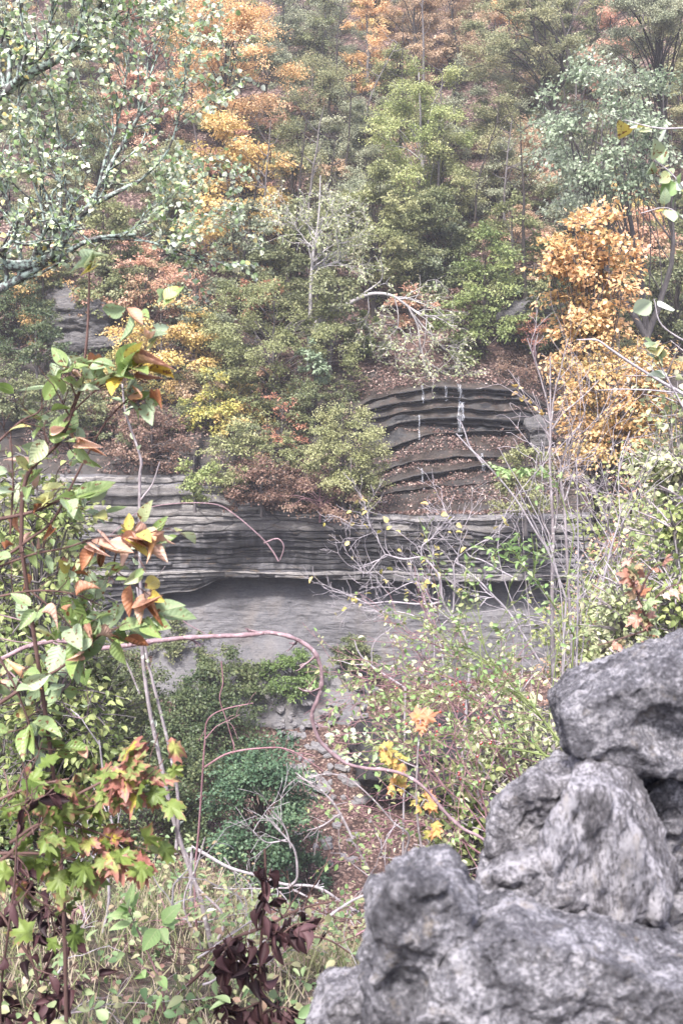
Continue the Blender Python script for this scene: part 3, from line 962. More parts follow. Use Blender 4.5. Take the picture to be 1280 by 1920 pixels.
ptree('large silver-green tree at the upper right with grey curving limbs', 1140, 85, 400, 145, 42, 'silver', B_GREY, ub=1230, L=.16, cover=1.35, nclump=54, trunk=.2, fork=2, loose=.28, droop=.4, leafmax=20000, yb=44)

# --- filler of the forest: crowns nothing in particular tells apart
r_ = np.random.default_rng(77)
GREENS = ['forest', 'sage', 'olive', 'green', 'forest']
for y, vt0, hpx, step in ((88, -110, 190, 80), (81, -80, 200, 80), (74, -30, 250, 84), (66, 80, 290, 110), (59, 230, 270, 128), (53.5, 370, 230, 125), (50, 455, 190, 130)):
    u = -70 + r_.uniform(0, 40)
    while u < 1370:
        if y == 50 and 640 < u < 1020: u += 60; continue
        warm = r_.random() < (.28 if y > 70 else .15)
        if 640 < u < 900 and y > 70: warm = r_.random() < .6
        v0 = vt0 + r_.uniform(-45, 45)
        pal = r_.choice(['russet', 'salmon', 'amber', 'orange']) if warm else r_.choice(GREENS)
        lab, grp = (('indistinct rust-tinted crown crowded into the forest background', 'rust-tinted crowns of the forest background') if warm else
                    ('indistinct dull green crown crowded into the forest background', 'dull green crowns of the forest background'))
        ptree(lab, u, v0, v0 + hpx * r_.uniform(.8, 1.15), step * r_.uniform(.5, .7), y + r_.uniform(-2.5, 2.5), pal, r_.choice([B_DARK, B_DARK, B_GREY]), name='forest_tree', group=grp,
              cover=r_.uniform(1.0, 2.0), nclump=26, L=.14, tintb=(0, .8), trunk=r_.uniform(.1, .2), leafmax=7000)
        u += step * r_.uniform(.8, 1.2)
for k in range(150):
    y = r_.uniform(47, 74)
    u = r_.uniform(-30, 1300)
    g = hill_z(np.array([(u - 640) / F * y]), np.array([y]))[0]
    v = 960 - F * math.tan(math.atan2(g, y) + PITCH)
    h = r_.uniform(35, 75)
    if v > 725 or (v > 640 and 640 < u < 1000): continue
    ptree('low understory bush among the trunks of the far slope', u, v - h, v + 5, r_.uniform(35, 70), y, r_.choice(['green', 'russet', 'brown', 'olive', 'dark', 'salmon']), B_GREY, name='understory_bush', cat='bush',
          group='understory bushes of the far slope', L=.13, cover=1.2, nclump=14, leafmax=2500)
# bare dark stems standing between the crowns
for k in range(34):
    y = r_.uniform(50, 76); u = r_.uniform(180, 1260)
    xx = (u - 640) / F * y * 1.0
    g = float(hill_z(np.array([xx]), np.array([y]))[0])
    H = r_.uniform(6, 10)
    P = wob(smooth_path([(xx, y, g - .2), (xx + .3 * r_.normal(), y, g + H * .5), (xx + .6 * r_.normal(), y, g + H)], 8), .2, .4, k)
    t = Thing('bare_tree', 'thin leafless stem standing between the crowns on the far slope', 'tree', (xx, y, g), 'thin leafless stems of the far slope')
    tb = Tubes(); tb.add(P, taper(r_.uniform(.06, .12), .02, len(P)), 6)
    for q in range(9):
        i = r_.integers(len(P) // 2, len(P)); dd = unit(np.array([r_.normal(), .5 * r_.normal(), .7])) * r_.uniform(.6, 2)
        tb.add(wob(smooth_path([P[i], P[i] + dd * .5 + np.array([0, 0, -.1]), P[i] + dd], 4), .1, 1.5, q + 9 * k), taper(.03, .008, 9), 4)
    V, Q = tb.out(); t.part('trunk', V, Q, B_DARK if k % 3 else B_GREY, smooth=True)

# bushes of the leafy bank between ledge and forest
for k in range(62):
    y = r_.uniform(41.0, 47.8); u = r_.uniform(150, 660)
    g = hill_z(np.array([(u - 640) / F * y]), np.array([y]))[0]
    v = 960 - F * math.tan(math.atan2(g, y) + PITCH)
    h = r_.uniform(30, 75)
    pal = r_.choice(['brown', 'brown', 'russet', 'olive', 'green', 'olive', 'salmon', 'amber'])
    ptree('low brushy bush on the leafy bank left of the cascade', u, v - h, v + 4, r_.uniform(30, 65), y, pal, B_GREY, name='understory_bush', cat='bush', group='brushy bushes of the leafy bank', L=.09, cover=.9, nclump=18, leafmax=3000, tintb=(.1, .9))
for k in range(12):
    y = r_.uniform(41.5, 47.5); u = r_.uniform(985, 1250)
    g = hill_z(np.array([(u - 640) / F * y]), np.array([y]))[0]
    v = 960 - F * math.tan(math.atan2(g, y) + PITCH)
    ptree('low brushy bush on the bank right of the cascade', u, v - r_.uniform(30, 70), v + 4, r_.uniform(35, 65), y, r_.choice(['brown', 'russet', 'olive']), B_GREY, name='understory_bush', cat='bush', group='brushy bushes right of the cascade', L=.09, cover=.9, nclump=18, leafmax=3000, tintb=(.2, .9))

for k, (lab, u, v0, v1, rp, y, pal, tb_) in enumerate([
        ('rust and green brush spilling down the bank above the grey block', 285, 760, 880, 75, 43.0, 'brown', (.2, 1)), ('yellow-green brush hanging over the pale ledge left of centre', 440, 790, 935, 70, 42.0, 'olive', (.2, 1)),
        ('dull red-brown brush covering the ledge top, centre-left', 490, 860, 955, 80, 41.3, 'brown', (.1, .8)), ('olive brush filling the bank between the apricot and coral maples', 450, 700, 830, 70, 44.2, 'olive', (0, .8)),
        ('green brush under the skirts of the olive tree', 590, 700, 800, 75, 44.6, 'green', (.1, .9)), ('amber brush on the upper left bank beside the rounded outcrop', 225, 660, 770, 70, 46.2, 'amber', (0, .8)),
        ('grey-green brush on the bank at the far left, above the pale ledge', 120, 700, 830, 80, 44.5, 'green', (.1, .9)), ('russet brush in front of the twin grey trunks', 350, 500, 590, 65, 49.5, 'salmon', (.1, .9))]):
    ptree(lab, u, v0, v1, rp, y, pal, B_GREY, name='shrub', cat='shrub', L=.1, cover=1.3, nclump=44, tintb=tb_, leafmax=9000, flat=.4)

for k in range(16):
    y = r_.uniform(48, 60); u = r_.uniform(1040, 1290)
    g = hill_z(np.array([(u - 640) / F * y]), np.array([y]))[0]
    v = 960 - F * math.tan(math.atan2(g, y) + PITCH)
    ptree('low understory bush among the trunks of the far slope', u, v - r_.uniform(50, 95), v + 5, r_.uniform(45, 80), y, r_.choice(['forest', 'olive', 'russet', 'green', 'amber']), B_GREY, name='understory_bush', cat='bush',
          group='understory bushes of the far slope', L=.12, cover=1.2, nclump=20, leafmax=4000)
ptree('dark foliage at the left edge under the lowest lichen-crusted limb', 35, 520, 650, 85, 49, 'dark', B_DARK, name='shrub', cat='shrub', L=.1, cover=1.6, nclump=40, leafmax=9000)
ptree('dull green brush at the left edge above the browning leaves', 30, 670, 800, 80, 45.5, 'green', B_DARK, name='shrub', cat='shrub', L=.1, cover=1.4, nclump=40, leafmax=9000)
# ------------------------------------------------------------------ plants guided by their stems
OV = [ovate(.25, .14), ovate(.45, .1), ovate(.1, .2)]
OVB = [ovate(.3, .16, ns=9, nc=5), ovate(.6, .05, ns=9, nc=5), ovate(.15, .22, ns=9, nc=5), ovate(-.2, .1, ns=9, nc=5)]
CURL = [ovate(.9, .1, curl=1.7, ns=9, nc=7), ovate(1.4, .1, curl=2.3, ns=9, nc=7), ovate(-.7, .1, curl=1.3, ns=9, nc=7)]
MAP = [maple(.3, 1), maple(.6, 2), maple(.15, 3, .07)]
SMALL = [ovate(.2, .12, ns=5, nc=3), ovate(.4, .1, ns=5, nc=3)]
ZUP = np.array([0, 0, 1.0])


def grow(p, d, L, r, depth, tb, ends, g, spread=.7, kids=(2, 4), bend=.5, up=0.0, minr=.0012, sides=4, shrink=.62):
    n = 6
    P = [p]
    v = unit(np.asarray(d, float))
    k = unit(g.normal(size=3)) * bend
    for q in range(n - 1):
        v = unit(v + k / n + .16 * g.normal(size=3) + np.array([0, 0, up]) / n)
        P.append(P[-1] + v * L / (n - 1))
    P = np.array(P)
    tb.add(P, taper(r, max(r * .55, minr), n), sides if depth > 1 else 3)
    ends.append((P, v, depth))
    if depth > 0:
        for q in range(g.integers(*kids)):
            i = g.integers(2, n)
            dd = unit(unit(P[i] - P[i - 1]) + spread * unit(g.normal(size=3)) * np.array([1, .8, 1]))
            grow(P[i], dd, L * shrink * g.uniform(.7, 1.25), max(r * .6, minr), depth - 1, tb, ends, g, spread, kids, bend, up, minr, sides, shrink)


def stem_pts(gd, y):
    P = np.array([at(*(q if len(q) == 3 else (*q, y))) for q in gd])
    return smooth_path(P, 6)


def plant(name, label, cat, guides, bark, y, leaves=(), twigs=None, group=None, root=True, gz=near_z, seed=0, rough=.0, leafname='foliage', stemname='stem', sides=6, nodes=0):
    """guides: (pixel polyline at distance y, r0, r1); leaves: dicts; twigs: dict for fine branching off the guides."""
    g = np.random.default_rng(500 + seed)
    tb = Tubes()
    paths = []
    for gi, (gd, r0, r1) in enumerate(guides):
        P = stem_pts(gd, y)
        if gi == 0:
            p0 = P[0]
            gr = float(gz(np.array([p0[0]]), np.array([p0[1]]))[0])
            foot = np.array([p0[0], p0[1], min(gr, p0[2])])
            if root and p0[2] - gr > .03:
                mid = (p0 + foot) / 2 + np.array([.04 * g.normal(), .04 * g.normal(), 0])
                P = np.vstack([smooth_path([foot - np.array([0, 0, .05]), mid, p0], 5)[:-1], P])
        if rough: P = wob(P, rough, 1.5 / (np.linalg.norm(P[-1] - P[0]) + .05) * 2, seed + 7 * gi)
        R = taper(r0, r1, len(P))
        if nodes:                     # swollen joints and uneven girth
            s_ = np.concatenate([[0], np.cumsum(np.linalg.norm(np.diff(P, axis=0), axis=1))])
            P2 = np.stack([np.interp(np.linspace(0, s_[-1], len(P) * 4), s_, P[:, c]) for c in range(3)], 1)
            s2 = np.linspace(0, s_[-1], len(P2)); R2 = np.interp(s2, s_, R)
            R2 = R2 * (1 + nodes * np.exp(-((np.mod(s2 + .03 * np.sin(s2 * 9), .13) - .06) / .012) ** 2) + .25 * n3(s2 * 14, 2.0, seed, 2))
            tb.add(P2 + .002 * np.stack([n3(s2 * 25, 1.0, c, 2) for c in range(3)], 1), R2, sides)
        else: tb.add(P, R, sides)
        paths.append((P, r0, r1))
    t = Thing(name, label, cat, foot, group)
    bear = [(P, unit(P[-1] - P[-2]), 9) for P, _, _ in paths]
    if twigs:
        for gi, (P, r0, r1) in enumerate(paths):
            if 'on' in twigs and gi not in twigs['on']: continue
            for q in range(twigs['n']):
                f = g.uniform(twigs.get('f0', .3), 1)
                i = min(int(f * (len(P) - 1)), len(P) - 2)
                tn = unit(P[i + 1] - P[i])
                d = unit(tn * twigs.get('fwd', .6) + unit(g.normal(size=3)) * np.array([1, .7, 1]) + np.array([0, 0, twigs.get('up', 0)]))
                grow(P[i], d, twigs['L'] * g.uniform(.6, 1.3), max(r1, (r0 * (1 - f) + r1 * f) * .6), twigs.get('depth', 1), tb, bear, g,
                     spread=twigs.get('spread', .7), bend=twigs.get('bend', .5), up=twigs.get('up', 0), kids=twigs.get('kids', (2, 4)), minr=twigs.get('minr', .0012), shrink=twigs.get('shrink', .62))
    V, Q = tb.out()
    t.part(stemname, V, Q, bark, smooth=True)
    groups = {}
    for s in leaves:
        lv = groups.setdefault((s.get('name', leafname), s['pal']), Leaves())
        m = s['n']
        pool = [b for b in bear if (b[2] <= s.get('maxd', 9)) and (len(bear) < 2 or b[2] <= s.get('maxd', 9))]
        if 'on' in s: pool = [bear[i] for i in s['on']]
        wl = np.array([np.linalg.norm(np.diff(b[0], axis=0), axis=1).sum() for b in pool]); wl /= wl.sum()
        tm = s.get('tmpl', OV)
        idx = g.choice(len(pool), m, p=wl)
        pos, dr = np.empty((m, 3)), np.empty((m, 3))
        for q in range(m):
            P = pool[idx[q]][0]
            f = s.get('f0', .25) + (1 - s.get('f0', .25)) * g.random() ** .8
            x_ = f * (len(P) - 1); i = min(int(x_), len(P) - 2)
            tn = unit(P[i + 1] - P[i])
            pos[q] = P[i] + (P[i + 1] - P[i]) * (x_ - i)
            side = unit(np.cross(tn, ZUP) + 1e-6) * g.choice([-1, 1])
            dr[q] = unit(tn * s.get('fwd', .5) + side * .8 + .5 * g.normal(size=3) + np.array([0, 0, s.get('dz', -.2)]))
        L = s['L'] * g.uniform(.65, 1.2, m)
        pos = pos + dr * (L * s.get('pet', .15))[:, None]
        up_ = s.get('upn', 1.0)
        nn = np.array([0, -s.get('face', .4), up_]) + s.get('rand', .5) * g.normal(size=(m, 3))
        tt = np.clip(g.beta(*s.get('beta', (1.6, 1.6)), m) * (s.get('t1', 1) - s.get('t0', 0)) + s.get('t0', 0), 0, 1)
        pick = g.integers(len(tm), size=m)
        for k in range(len(tm)):
            a = pick == k
            lv.add(tm[k], pos[a], dr[a], nn[a], L[a], L[a] * s.get('W', .5) * g.uniform(.8, 1.15, a.sum()), tt[a])
    for (nm, pal), lv in groups.items():
        d = lv.out()
        t.part(nm, d['V'], d['Fs'], LM[pal], tint=d['tint'], lc=d['lc'], smooth=True)
    return t


LM['hip'] = leaf_mat('rose_hip', [(.3, .02, .02), (.42, .05, .04)], 0, .3, .6)


def berries(t, pts, rad):
    """Round fruits, each one a part."""
    bm = bmesh.new(); bmesh.ops.create_icosphere(bm, subdivisions=1, radius=rad)
    for v in bm.verts: v.co.z *= 1.25
    me = bpy.data.meshes.new('rose_hip'); bm.to_mesh(me); bm.free(); me.materials.append(LM['hip'])
    for p in pts:
        o = link('rose_hip', me, t.o, p - t.loc)
        o.scale = (rng.uniform(.75, 1.15),) * 3


# ================================================================= gorge floor: shrubs, small tree, slabs
LM['gorge'] = leaf_mat('leaf_gorge_green', [(.03, .055, .035), (.05, .1, .055), (.085, .15, .08), (.13, .2, .1)], .3)
LM['moss'] = leaf_mat('leaf_moss_green', [(.06, .1, .03), (.11, .17, .05), (.17, .24, .075), (.25, .31, .11)], .3)
FS = dict(name='shrub', cat='shrub', gz=floor_z)
ptree('round dark green young tree beside the slab-strewn creek bed', 492, 1395, 1640, 106, 27.5, 'gorge', B_DARK, gz=floor_z, L=.1, cover=2.6, nclump=70, leafmax=26000, tintb=(.25, 1), loose=.3)
ptree('small leafy green shrub at the foot of the round young tree', 575, 1590, 1680, 55, 26.5, 'gorge', B_DARK, L=.1, cover=1.2, nclump=18, **FS)
ptree('mounded dark green bush against the scree, left of the moss-green patch', 420, 1222, 1345, 85, 35.5, 'dark', B_DARK, L=.12, cover=2.0, nclump=40, tintb=(.2, 1), **FS)
ptree('dull green thicket bush below the mounded bush, behind the two grey stems', 360, 1275, 1440, 130, 31.5, 'dark', B_DARK, L=.11, cover=2.0, nclump=60, tintb=(0, .8), leafmax=22000, **FS)
ptree('dark bush in the shadow left of the round young tree', 330, 1400, 1590, 110, 27, 'dark', B_DARK, L=.1, cover=2.2, nclump=50, leafmax=22000, **FS)
ptree('grey-green bush on the far left of the gorge floor', 150, 1150, 1330, 120, 32, 'green', B_GREY, L=.12, cover=2.0, nclump=50, leafmax=22000, **FS)
ptree('deep green bush at the left edge of the gorge floor', 60, 1290, 1480, 120, 27, 'gorge', B_GREY, L=.11, cover=2.0, nclump=50, leafmax=22000, **FS)
ptree('shadowy bush below the left stems, near side of the creek', 190, 1420, 1600, 120, 23, 'dark', B_GREY, L=.09, cover=2.2, nclump=50, leafmax=22000, **FS)
ptree('bright speckled green bush behind the yellow maple leaves', 240, 1240, 1420, 95, 29, 'green', B_GREY, L=.1, cover=1.6, nclump=50, tintb=(0, .6), leafmax=22000, **FS)
ptree('dark green shrub growing on the scree right of the moss-green patch', 665, 1192, 1290, 44, 36.6, 'green', B_DARK, L=.1, cover=2.2, nclump=30, **FS)
ptree('spreading moss-green herb patch on the scree cone', 548, 1222, 1316, 66, 35.6, 'moss', B_DARK, L=.09, cover=2.6, nclump=60, leafmax=20000, tintb=(0, .7), **FS)
ptree('tuft of green weeds high on the pale scree, right of two', 535, 1150, 1215, 18, 37.9, 'moss', B_DARK, L=.08, cover=1.6, nclump=14, **FS)
ptree('tuft of green weeds high on the pale scree, left of two', 488, 1158, 1205, 12, 37.9, 'moss', B_DARK, L=.08, cover=1.4, nclump=10, **FS)
ptree('low green bush under the cliff at the left end of the shale wall', 345, 1165, 1240, 60, 37.0, 'green', B_DARK, L=.1, cover=1.6, nclump=26, **FS)
ptree('brown leafless-looking brush along the dark foot of the right cliff', 800, 1310, 1400, 110, 33, 'brown', B_GREY, L=.08, cover=.5, nclump=40, **FS)

M_SLAB = stone_mat('slab_stone', (.12, .115, .12), (.22, .21, .215), (.3, .29, .29), (.2, .15, .12), .12, (1, 1, 1), cover=.7, scale=6)
BIG = [(600, 1465, 80, 50, 'large grey slab lying flat in mid creek bed'), (680, 1500, 38, 24, 'square grey slab right of the large flat slab'), (548, 1378, 26, 46, 'tall pale slab tilted in the leaf litter above the round young tree'),
       (527, 1372, 20, 32, 'brownish slab leaning beside the tall pale slab'), (632, 1320, 36, 26, 'slab fallen at the foot of the scree'), (612, 1578, 24, 26, 'kite-shaped slab at the lower end of the creek bed'),
       (605, 1405, 24, 22, 'blocky slab under the arch of the red vine'), (660, 1470, 30, 16, 'thin slab wedged above the square slab'), (720, 1490, 34, 18, 'slab at the right bank of the creek bed'), (560, 1440, 34, 18, 'low slab by the top of the round young tree'),
       (640, 1440, 32, 22, 'brown slab beneath the lowest bend of the red vine')]


def slab(u, v, wpx, hpx, label, group=None, g=None):
    g = g or rng
    e = math.atan((v - 960) / F) + PITCH
    y = 30.0
    for _ in range(8): y = -float(floor_z(np.array([(u - 640) / F * y]), np.array([y]))[0]) / math.tan(e)
    c = at(u, v, y)
    d = dep(c)
    a = wpx / F * d / 2; b = hpx / F * d / 2 / math.sin(e) * .8
    n = g.integers(4, 7)
    th_ = np.sort((np.arange(n) + g.uniform(-.28, .28, n)) / n * 2 * pi + g.uniform(0, 6))
    P = np.stack([np.cos(th_) * a, np.sin(th_) * b], 1) * g.uniform(.85, 1.15, (n, 1))
    bm = bmesh.new()
    h = g.uniform(.06, .16)
    f = bm.faces.new([bm.verts.new((p[0], p[1], 0)) for p in P])
    r = bmesh.ops.extrude_face_region(bm, geom=[f])
    for v_ in [q for q in r['geom'] if isinstance(q, bmesh.types.BMVert)]: v_.co.z += h
    bmesh.ops.recalc_face_normals(bm, faces=bm.faces)
    bmesh.ops.bevel(bm, geom=list(bm.edges), offset=.018, segments=1, affect='EDGES')
    bmesh.ops.triangulate(bm, faces=[q for q in bm.faces if len(q.verts) > 4])
    bmesh.ops.subdivide_edges(bm, edges=list(bm.edges), cuts=2, use_grid_fill=True)
    for v_ in bm.verts:
        q = np.array(v_.co[:]); o_ = g.uniform(0, .006)
        v_.co.z += .05 * float(perlin(q * 1.6 + c)) + o_
    me = bpy.data.meshes.new('flat_stone'); bm.to_mesh(me); bm.free(); me.materials.append(M_SLAB)
    o = link('flat_stone', me, None, c + np.array([0, 0, -.02]))
    o.rotation_euler = (g.normal() * .12 - .1, g.normal() * .14, 0)
    props(o, label, 'stone', group)


gs = np.random.default_rng(9)
for q in BIG: slab(*q, g=gs)
for k in range(60):
    t_ = gs.random()
    u = np.interp(t_, [0, .4, .7, 1], [560, 600, 640, 620]) + gs.normal() * 48
    v = 1345 + 290 * t_ + gs.normal() * 8
    slab(u, v, gs.uniform(8, 26), gs.uniform(6, 16), 'small broken stone lying among leaves in the creek bed', 'small broken stones of the creek bed', gs)

for k in range(34):
    slab(gs.uniform(470, 780), gs.uniform(1290, 1345), gs.uniform(7, 24), gs.uniform(6, 15), 'small stone fallen at the foot of the shale wall', 'small stones at the foot of the shale wall', gs)

# ================================================================= near right: bushes, maple, saplings
NB = dict(gz=near_z, twig=True)
ptree('bright orange maple standing at the right on the near bank', 1100, 365, 720, 100, 17, 'orange', B_GREY, gz=near_z, L=.085, loose=.3, cover=2.0, nclump=80, flat=.35, tintb=(.2, 1), leafmax=26000, ub=1130, trunk=.06, shell=.2)
ptree('orange maple spray lower right, leaves turning yellow toward the base', 1155, 580, 915, 165, 15.5, 'orange', B_GREY, gz=near_z, L=.058, cover=1.2, nclump=110, loose=.2, flat=.3, tintb=(0, .9), leafmax=22000, trunk=.06, shell=.3)
ptree('bush mixing green and yellow leaves under the orange maple', 1150, 830, 1030, 120, 11, 'lime', B_STEM, name='shrub', cat='bush', L=.065, cover=.9, nclump=50, tintb=(.2, 1), trunk=.03, **NB)
ptree('pinkish brown brushwood thicket between the saplings and right edge', 1150, 900, 1120, 110, 12.5, 'salmon', B_STEM, name='shrub', cat='bush', L=.05, cover=.7, nclump=60, trunk=.03, **NB)
ptree('yellow-green viny bush at the right edge beside the orange maple', 1245, 560, 840, 80, 8, 'pale', B_STEM, name='shrub', cat='bush', L=.055, W=.8, cover=1.0, nclump=44, trunk=.025, tmpl=OV[0], **NB)
ptree('pale green bush behind the top wall stone', 1180, 1010, 1240, 120, 5.2, 'pale', B_STEM, name='shrub', cat='bush', L=.036, W=.6, cover=.9, nclump=54, trunk=.016, tmpl=OV[0], **NB)
ptree('light green bush at the right edge above the top wall stone', 1260, 840, 1110, 90, 5.0, 'lime', B_STEM, name='shrub', cat='bush', L=.038, W=.65, cover=.9, nclump=44, trunk=.016, tmpl=OV[1], tintb=(0, .8), **NB)
ptree('olive and bronze bush rooted left of the wedge stone', 960, 1250, 1470, 105, 5.4, 'pale', B_STEM, name='shrub', cat='bush', L=.045, W=.6, cover=.8, nclump=54, trunk=.014, tmpl=OV[0], tintb=(.2, .9), **NB)
ptree('leafy green bush low between the creek view and front stone', 880, 1440, 1640, 100, 4.2, 'lime', B_STEM, name='shrub', cat='bush', L=.045, W=.6, cover=.8, nclump=50, trunk=.012, tmpl=OV[0], tintb=(0, .9), **NB)

plant('bare_shrub', 'leafless shrub with forking white twigs in front of the shale wall', 'shrub', [
    ([(884, 1228), (862, 1175), (832, 1130), (823, 1085), (800, 1052), (788, 1042), (752, 1048), (722, 1040)], .014, .005),
    ([(830, 1128), (800, 1132), (730, 1130), (690, 1131), (655, 1116), (622, 1102)], .009, .003),
    ([(838, 1290), (826, 1215), (816, 1190), (846, 1150), (850, 1100), (851, 1060), (872, 1035), (912, 1010)], .009, .004),
    ([(1010, 1240), (955, 1150), (905, 1095), (868, 1062), (850, 1052)], .010, .005),
    ([(960, 1082), (900, 1050), (872, 1034), (855, 1000), (848, 972)], .007, .003),
    ([(790, 1045), (792, 1020), (822, 1000), (850, 970)], .006, .003),
    ([(812, 1185), (786, 1162), (738, 1148), (702, 1148), (672, 1142)], .006, .0025),
    ([(722, 1040), (708, 1010), (690, 985), (668, 985)], .005, .002),
    ([(722, 1040), (690, 1072), (662, 1060)], .005, .002),
    ([(810, 1290), (812, 1200), (790, 1120), (772, 1070), (768, 1040)], .007, .003),
    ([(840, 1160), (806, 1125), (780, 1090), (740, 1105), (716, 1125)], .006, .0025)],
    B_TWIG, 7.0, twigs=dict(n=6, L=.24, depth=2, f0=.3, spread=.85, fwd=.8, minr=.0014, up=.25), rough=.03, seed=1,
    leaves=[dict(pal='yellow', L=.05, W=.6, n=70, t0=.3, maxd=2)])
plant('bare_shrub', 'forked pale stems reaching left at the lower edge of the shale wall', 'shrub', [
    ([(760, 1290), (720, 1265), (690, 1245), (672, 1222), (664, 1200)], .008, .004), ([(692, 1247), (660, 1245), (625, 1237)], .005, .002), ([(697, 1245), (702, 1205), (730, 1180), (762, 1162)], .004, .0015)], B_TWIG, 6.0, rough=.01, seed=2)
ST = dict(twigs=dict(n=7, L=.5, depth=1, f0=.35, fwd=1.1, spread=.6, up=.4, minr=.002, bend=.3))
plant('sapling', 'tall straight pale sapling with whip-like bare tip in front of the cascade', 'sapling',
      [([(1038, 1290), (1034, 1150), (1036, 1000), (1031, 880), (1032, 790), (1029, 668)], .02, .004), ([(1033, 800), (1022, 740), (988, 634)], .007, .003), ([(1033, 790), (1040, 735), (1064, 635)], .007, .003),
       ([(1034, 805), (1060, 770), (1100, 735), (1134, 698)], .006, .002), ([(1033, 795), (1010, 775), (955, 715)], .005, .002), ([(1034, 1010), (1018, 980), (1000, 930)], .006, .002), ([(1037, 1000), (1044, 960), (1042, 905)], .006, .002)], B_STEM, 6.2, seed=3, rough=.012,
      twigs=dict(n=3, L=.3, depth=1, f0=.4, fwd=1, up=.3, minr=.0018), leaves=[dict(pal='amber', L=.05, W=.7, n=26, t0=.5, on=[4, 3])])
plant('sapling', 'slender grey sapling right behind the tall straight one, forked at the top', 'sapling',
      [([(1075, 1290), (1066, 1120), (1060, 990), (1056, 930), (1050, 880), (1066, 830), (1090, 795)], .016, .004), ([(1057, 940), (1070, 900), (1082, 850)], .008, .003)], B_STEM, 7.0, seed=4, rough=.012, **ST)
plant('sapling', 'thin white sapling leaning right among the brushwood', 'sapling', [([(1080, 1280), (1083, 1130), (1082, 1000), (1080, 860)], .011, .003), ([(1118, 1160), (1130, 1090), (1150, 1010), (1168, 945)], .011, .004)], B_TWIG, 6.6, seed=5, rough=.015, **ST)
plant('sapling', 'long bare stem arching up-left across the cascade', 'sapling', [([(1060, 1120), (1030, 1040), (1005, 1000), (965, 935), (910, 870), (880, 840), (855, 812)], .008, .0035), ([(903, 868), (880, 835), (868, 800), (856, 785)], .005, .0025), ([(1028, 1035), (990, 960), (965, 905)], .005, .002)], B_TWIG, 5.6, seed=6, rough=.008)
plant('sapling', 'pale stem slanting from the right edge across the orange maple', 'sapling', [([(1290, 745), (1230, 710), (1150, 660), (1120, 640), (1080, 636)], .008, .003), ([(1225, 706), (1222, 690), (1205, 676)], .004, .002), ([(1285, 738), (1180, 730), (1120, 732)], .004, .002)], B_TWIG, 4.5, seed=7, rough=.008, root=False)
for k in range(8):
    u = rng.uniform(960, 1250); v = rng.uniform(1180, 1290); h = rng.uniform(150, 420)
    plant('thin_stem', 'thin whitish stem rising from the tangle right of the bare shrub', 'stem', [([(u, v), (u + rng.normal() * 25, v - h * .5), (u + rng.normal() * 70, v - h)], .006, .002)], B_TWIG if k % 3 else B_STEM, rng.uniform(5.5, 8), seed=20 + k, rough=.03,
          twigs=dict(n=6, L=.35, depth=2, f0=.2, fwd=.9, spread=.8, up=.2, minr=.0016), group='thin whitish stems of the right tangle')
plant('leafy_sprig', 'bright green leafy shoot crossing the tall sapling near the bare shrub', 'shrub', [([(1075, 1190), (1020, 1110), (980, 1060), (960, 1030)], .006, .003), ([(1000, 1085), (1000, 1040), (995, 1000)], .004, .002), ([(985, 1065), (950, 1050), (935, 1040)], .003, .0015)], B_GREEN, 5.8, seed=40,
      twigs=dict(n=6, L=.14, depth=1, f0=.2), leaves=[dict(pal='fresh', L=.055, W=.4, n=130, tmpl=SMALL, f0=.2)])
plant('leafy_sprig', 'bright green leafy shoot beside the cascade, level with its lower ledges', 'shrub', [([(1075, 1000), (1040, 905), (1010, 885), (975, 882), (935, 882)], .004, .0015)], B_GREEN, 5.6, seed=41,
      twigs=dict(n=7, L=.12, depth=1, f0=.4), leaves=[dict(pal='fresh', L=.05, W=.4, n=70, tmpl=SMALL, f0=.4)])

# rose thicket with red hips
roses = []
for k, (lab, gd) in enumerate([
        ('rose bush arching left with red hips over the creek view', [([(980, 1480), (900, 1370), (820, 1300), (760, 1275), (715, 1290)], .007, .002), ([(960, 1470), (880, 1300), (800, 1255), (740, 1262)], .006, .002), ([(990, 1500), (930, 1340), (870, 1240), (830, 1215)], .006, .002)]),
        ('rose bush with long green canes sweeping down to the stones', [([(1050, 1440), (960, 1370), (880, 1310), (820, 1290)], .006, .002), ([(1055, 1400), (1000, 1330), (930, 1250), (900, 1190)], .006, .002), ([(1040, 1420), (940, 1400), (850, 1380), (790, 1390)], .005, .002)]),
        ('low rose bush with reddish tangled canes above the front stone', [([(940, 1600), (880, 1520), (830, 1470), (790, 1400)], .006, .002), ([(920, 1590), (900, 1490), (860, 1420), (850, 1360)], .005, .002), ([(900, 1600), (830, 1560), (770, 1540), (720, 1560)], .005, .002)])]):
    t = plant('rose_bush', lab, 'bush', gd, B_GREEN if k == 1 else B_RED, 4.6 - .3 * k, seed=50 + k, rough=.02,
              twigs=dict(n=17, L=.3, depth=2, f0=.15, fwd=.7, up=.1, minr=.0012), leaves=[dict(pal='pale', L=.028, W=.5, n=320, tmpl=SMALL, f0=.2, maxd=2, rand=.8), dict(pal='fresh', L=.03, W=.5, n=330, tmpl=SMALL, f0=.2, maxd=2, t1=.6, rand=.8, name='green_foliage'), dict(pal='olive', L=.03, W=.5, n=260, tmpl=SMALL, f0=.2, maxd=2, rand=.8, name='dull_foliage')])
    g = np.random.default_rng(60 + k)
    pts = []
    for q in range(10):
        c = at(g.uniform(*[(720, 900), (860, 990), (770, 930)][k]), g.uniform(*[(1255, 1400), (1230, 1370), (1340, 1480)][k]), 4.5 - .3 * k + .2 * g.normal())
        for j in range(g.integers(1, 4)): pts.append(c + g.normal(size=3) * .018)
    berries(t, pts, .005)
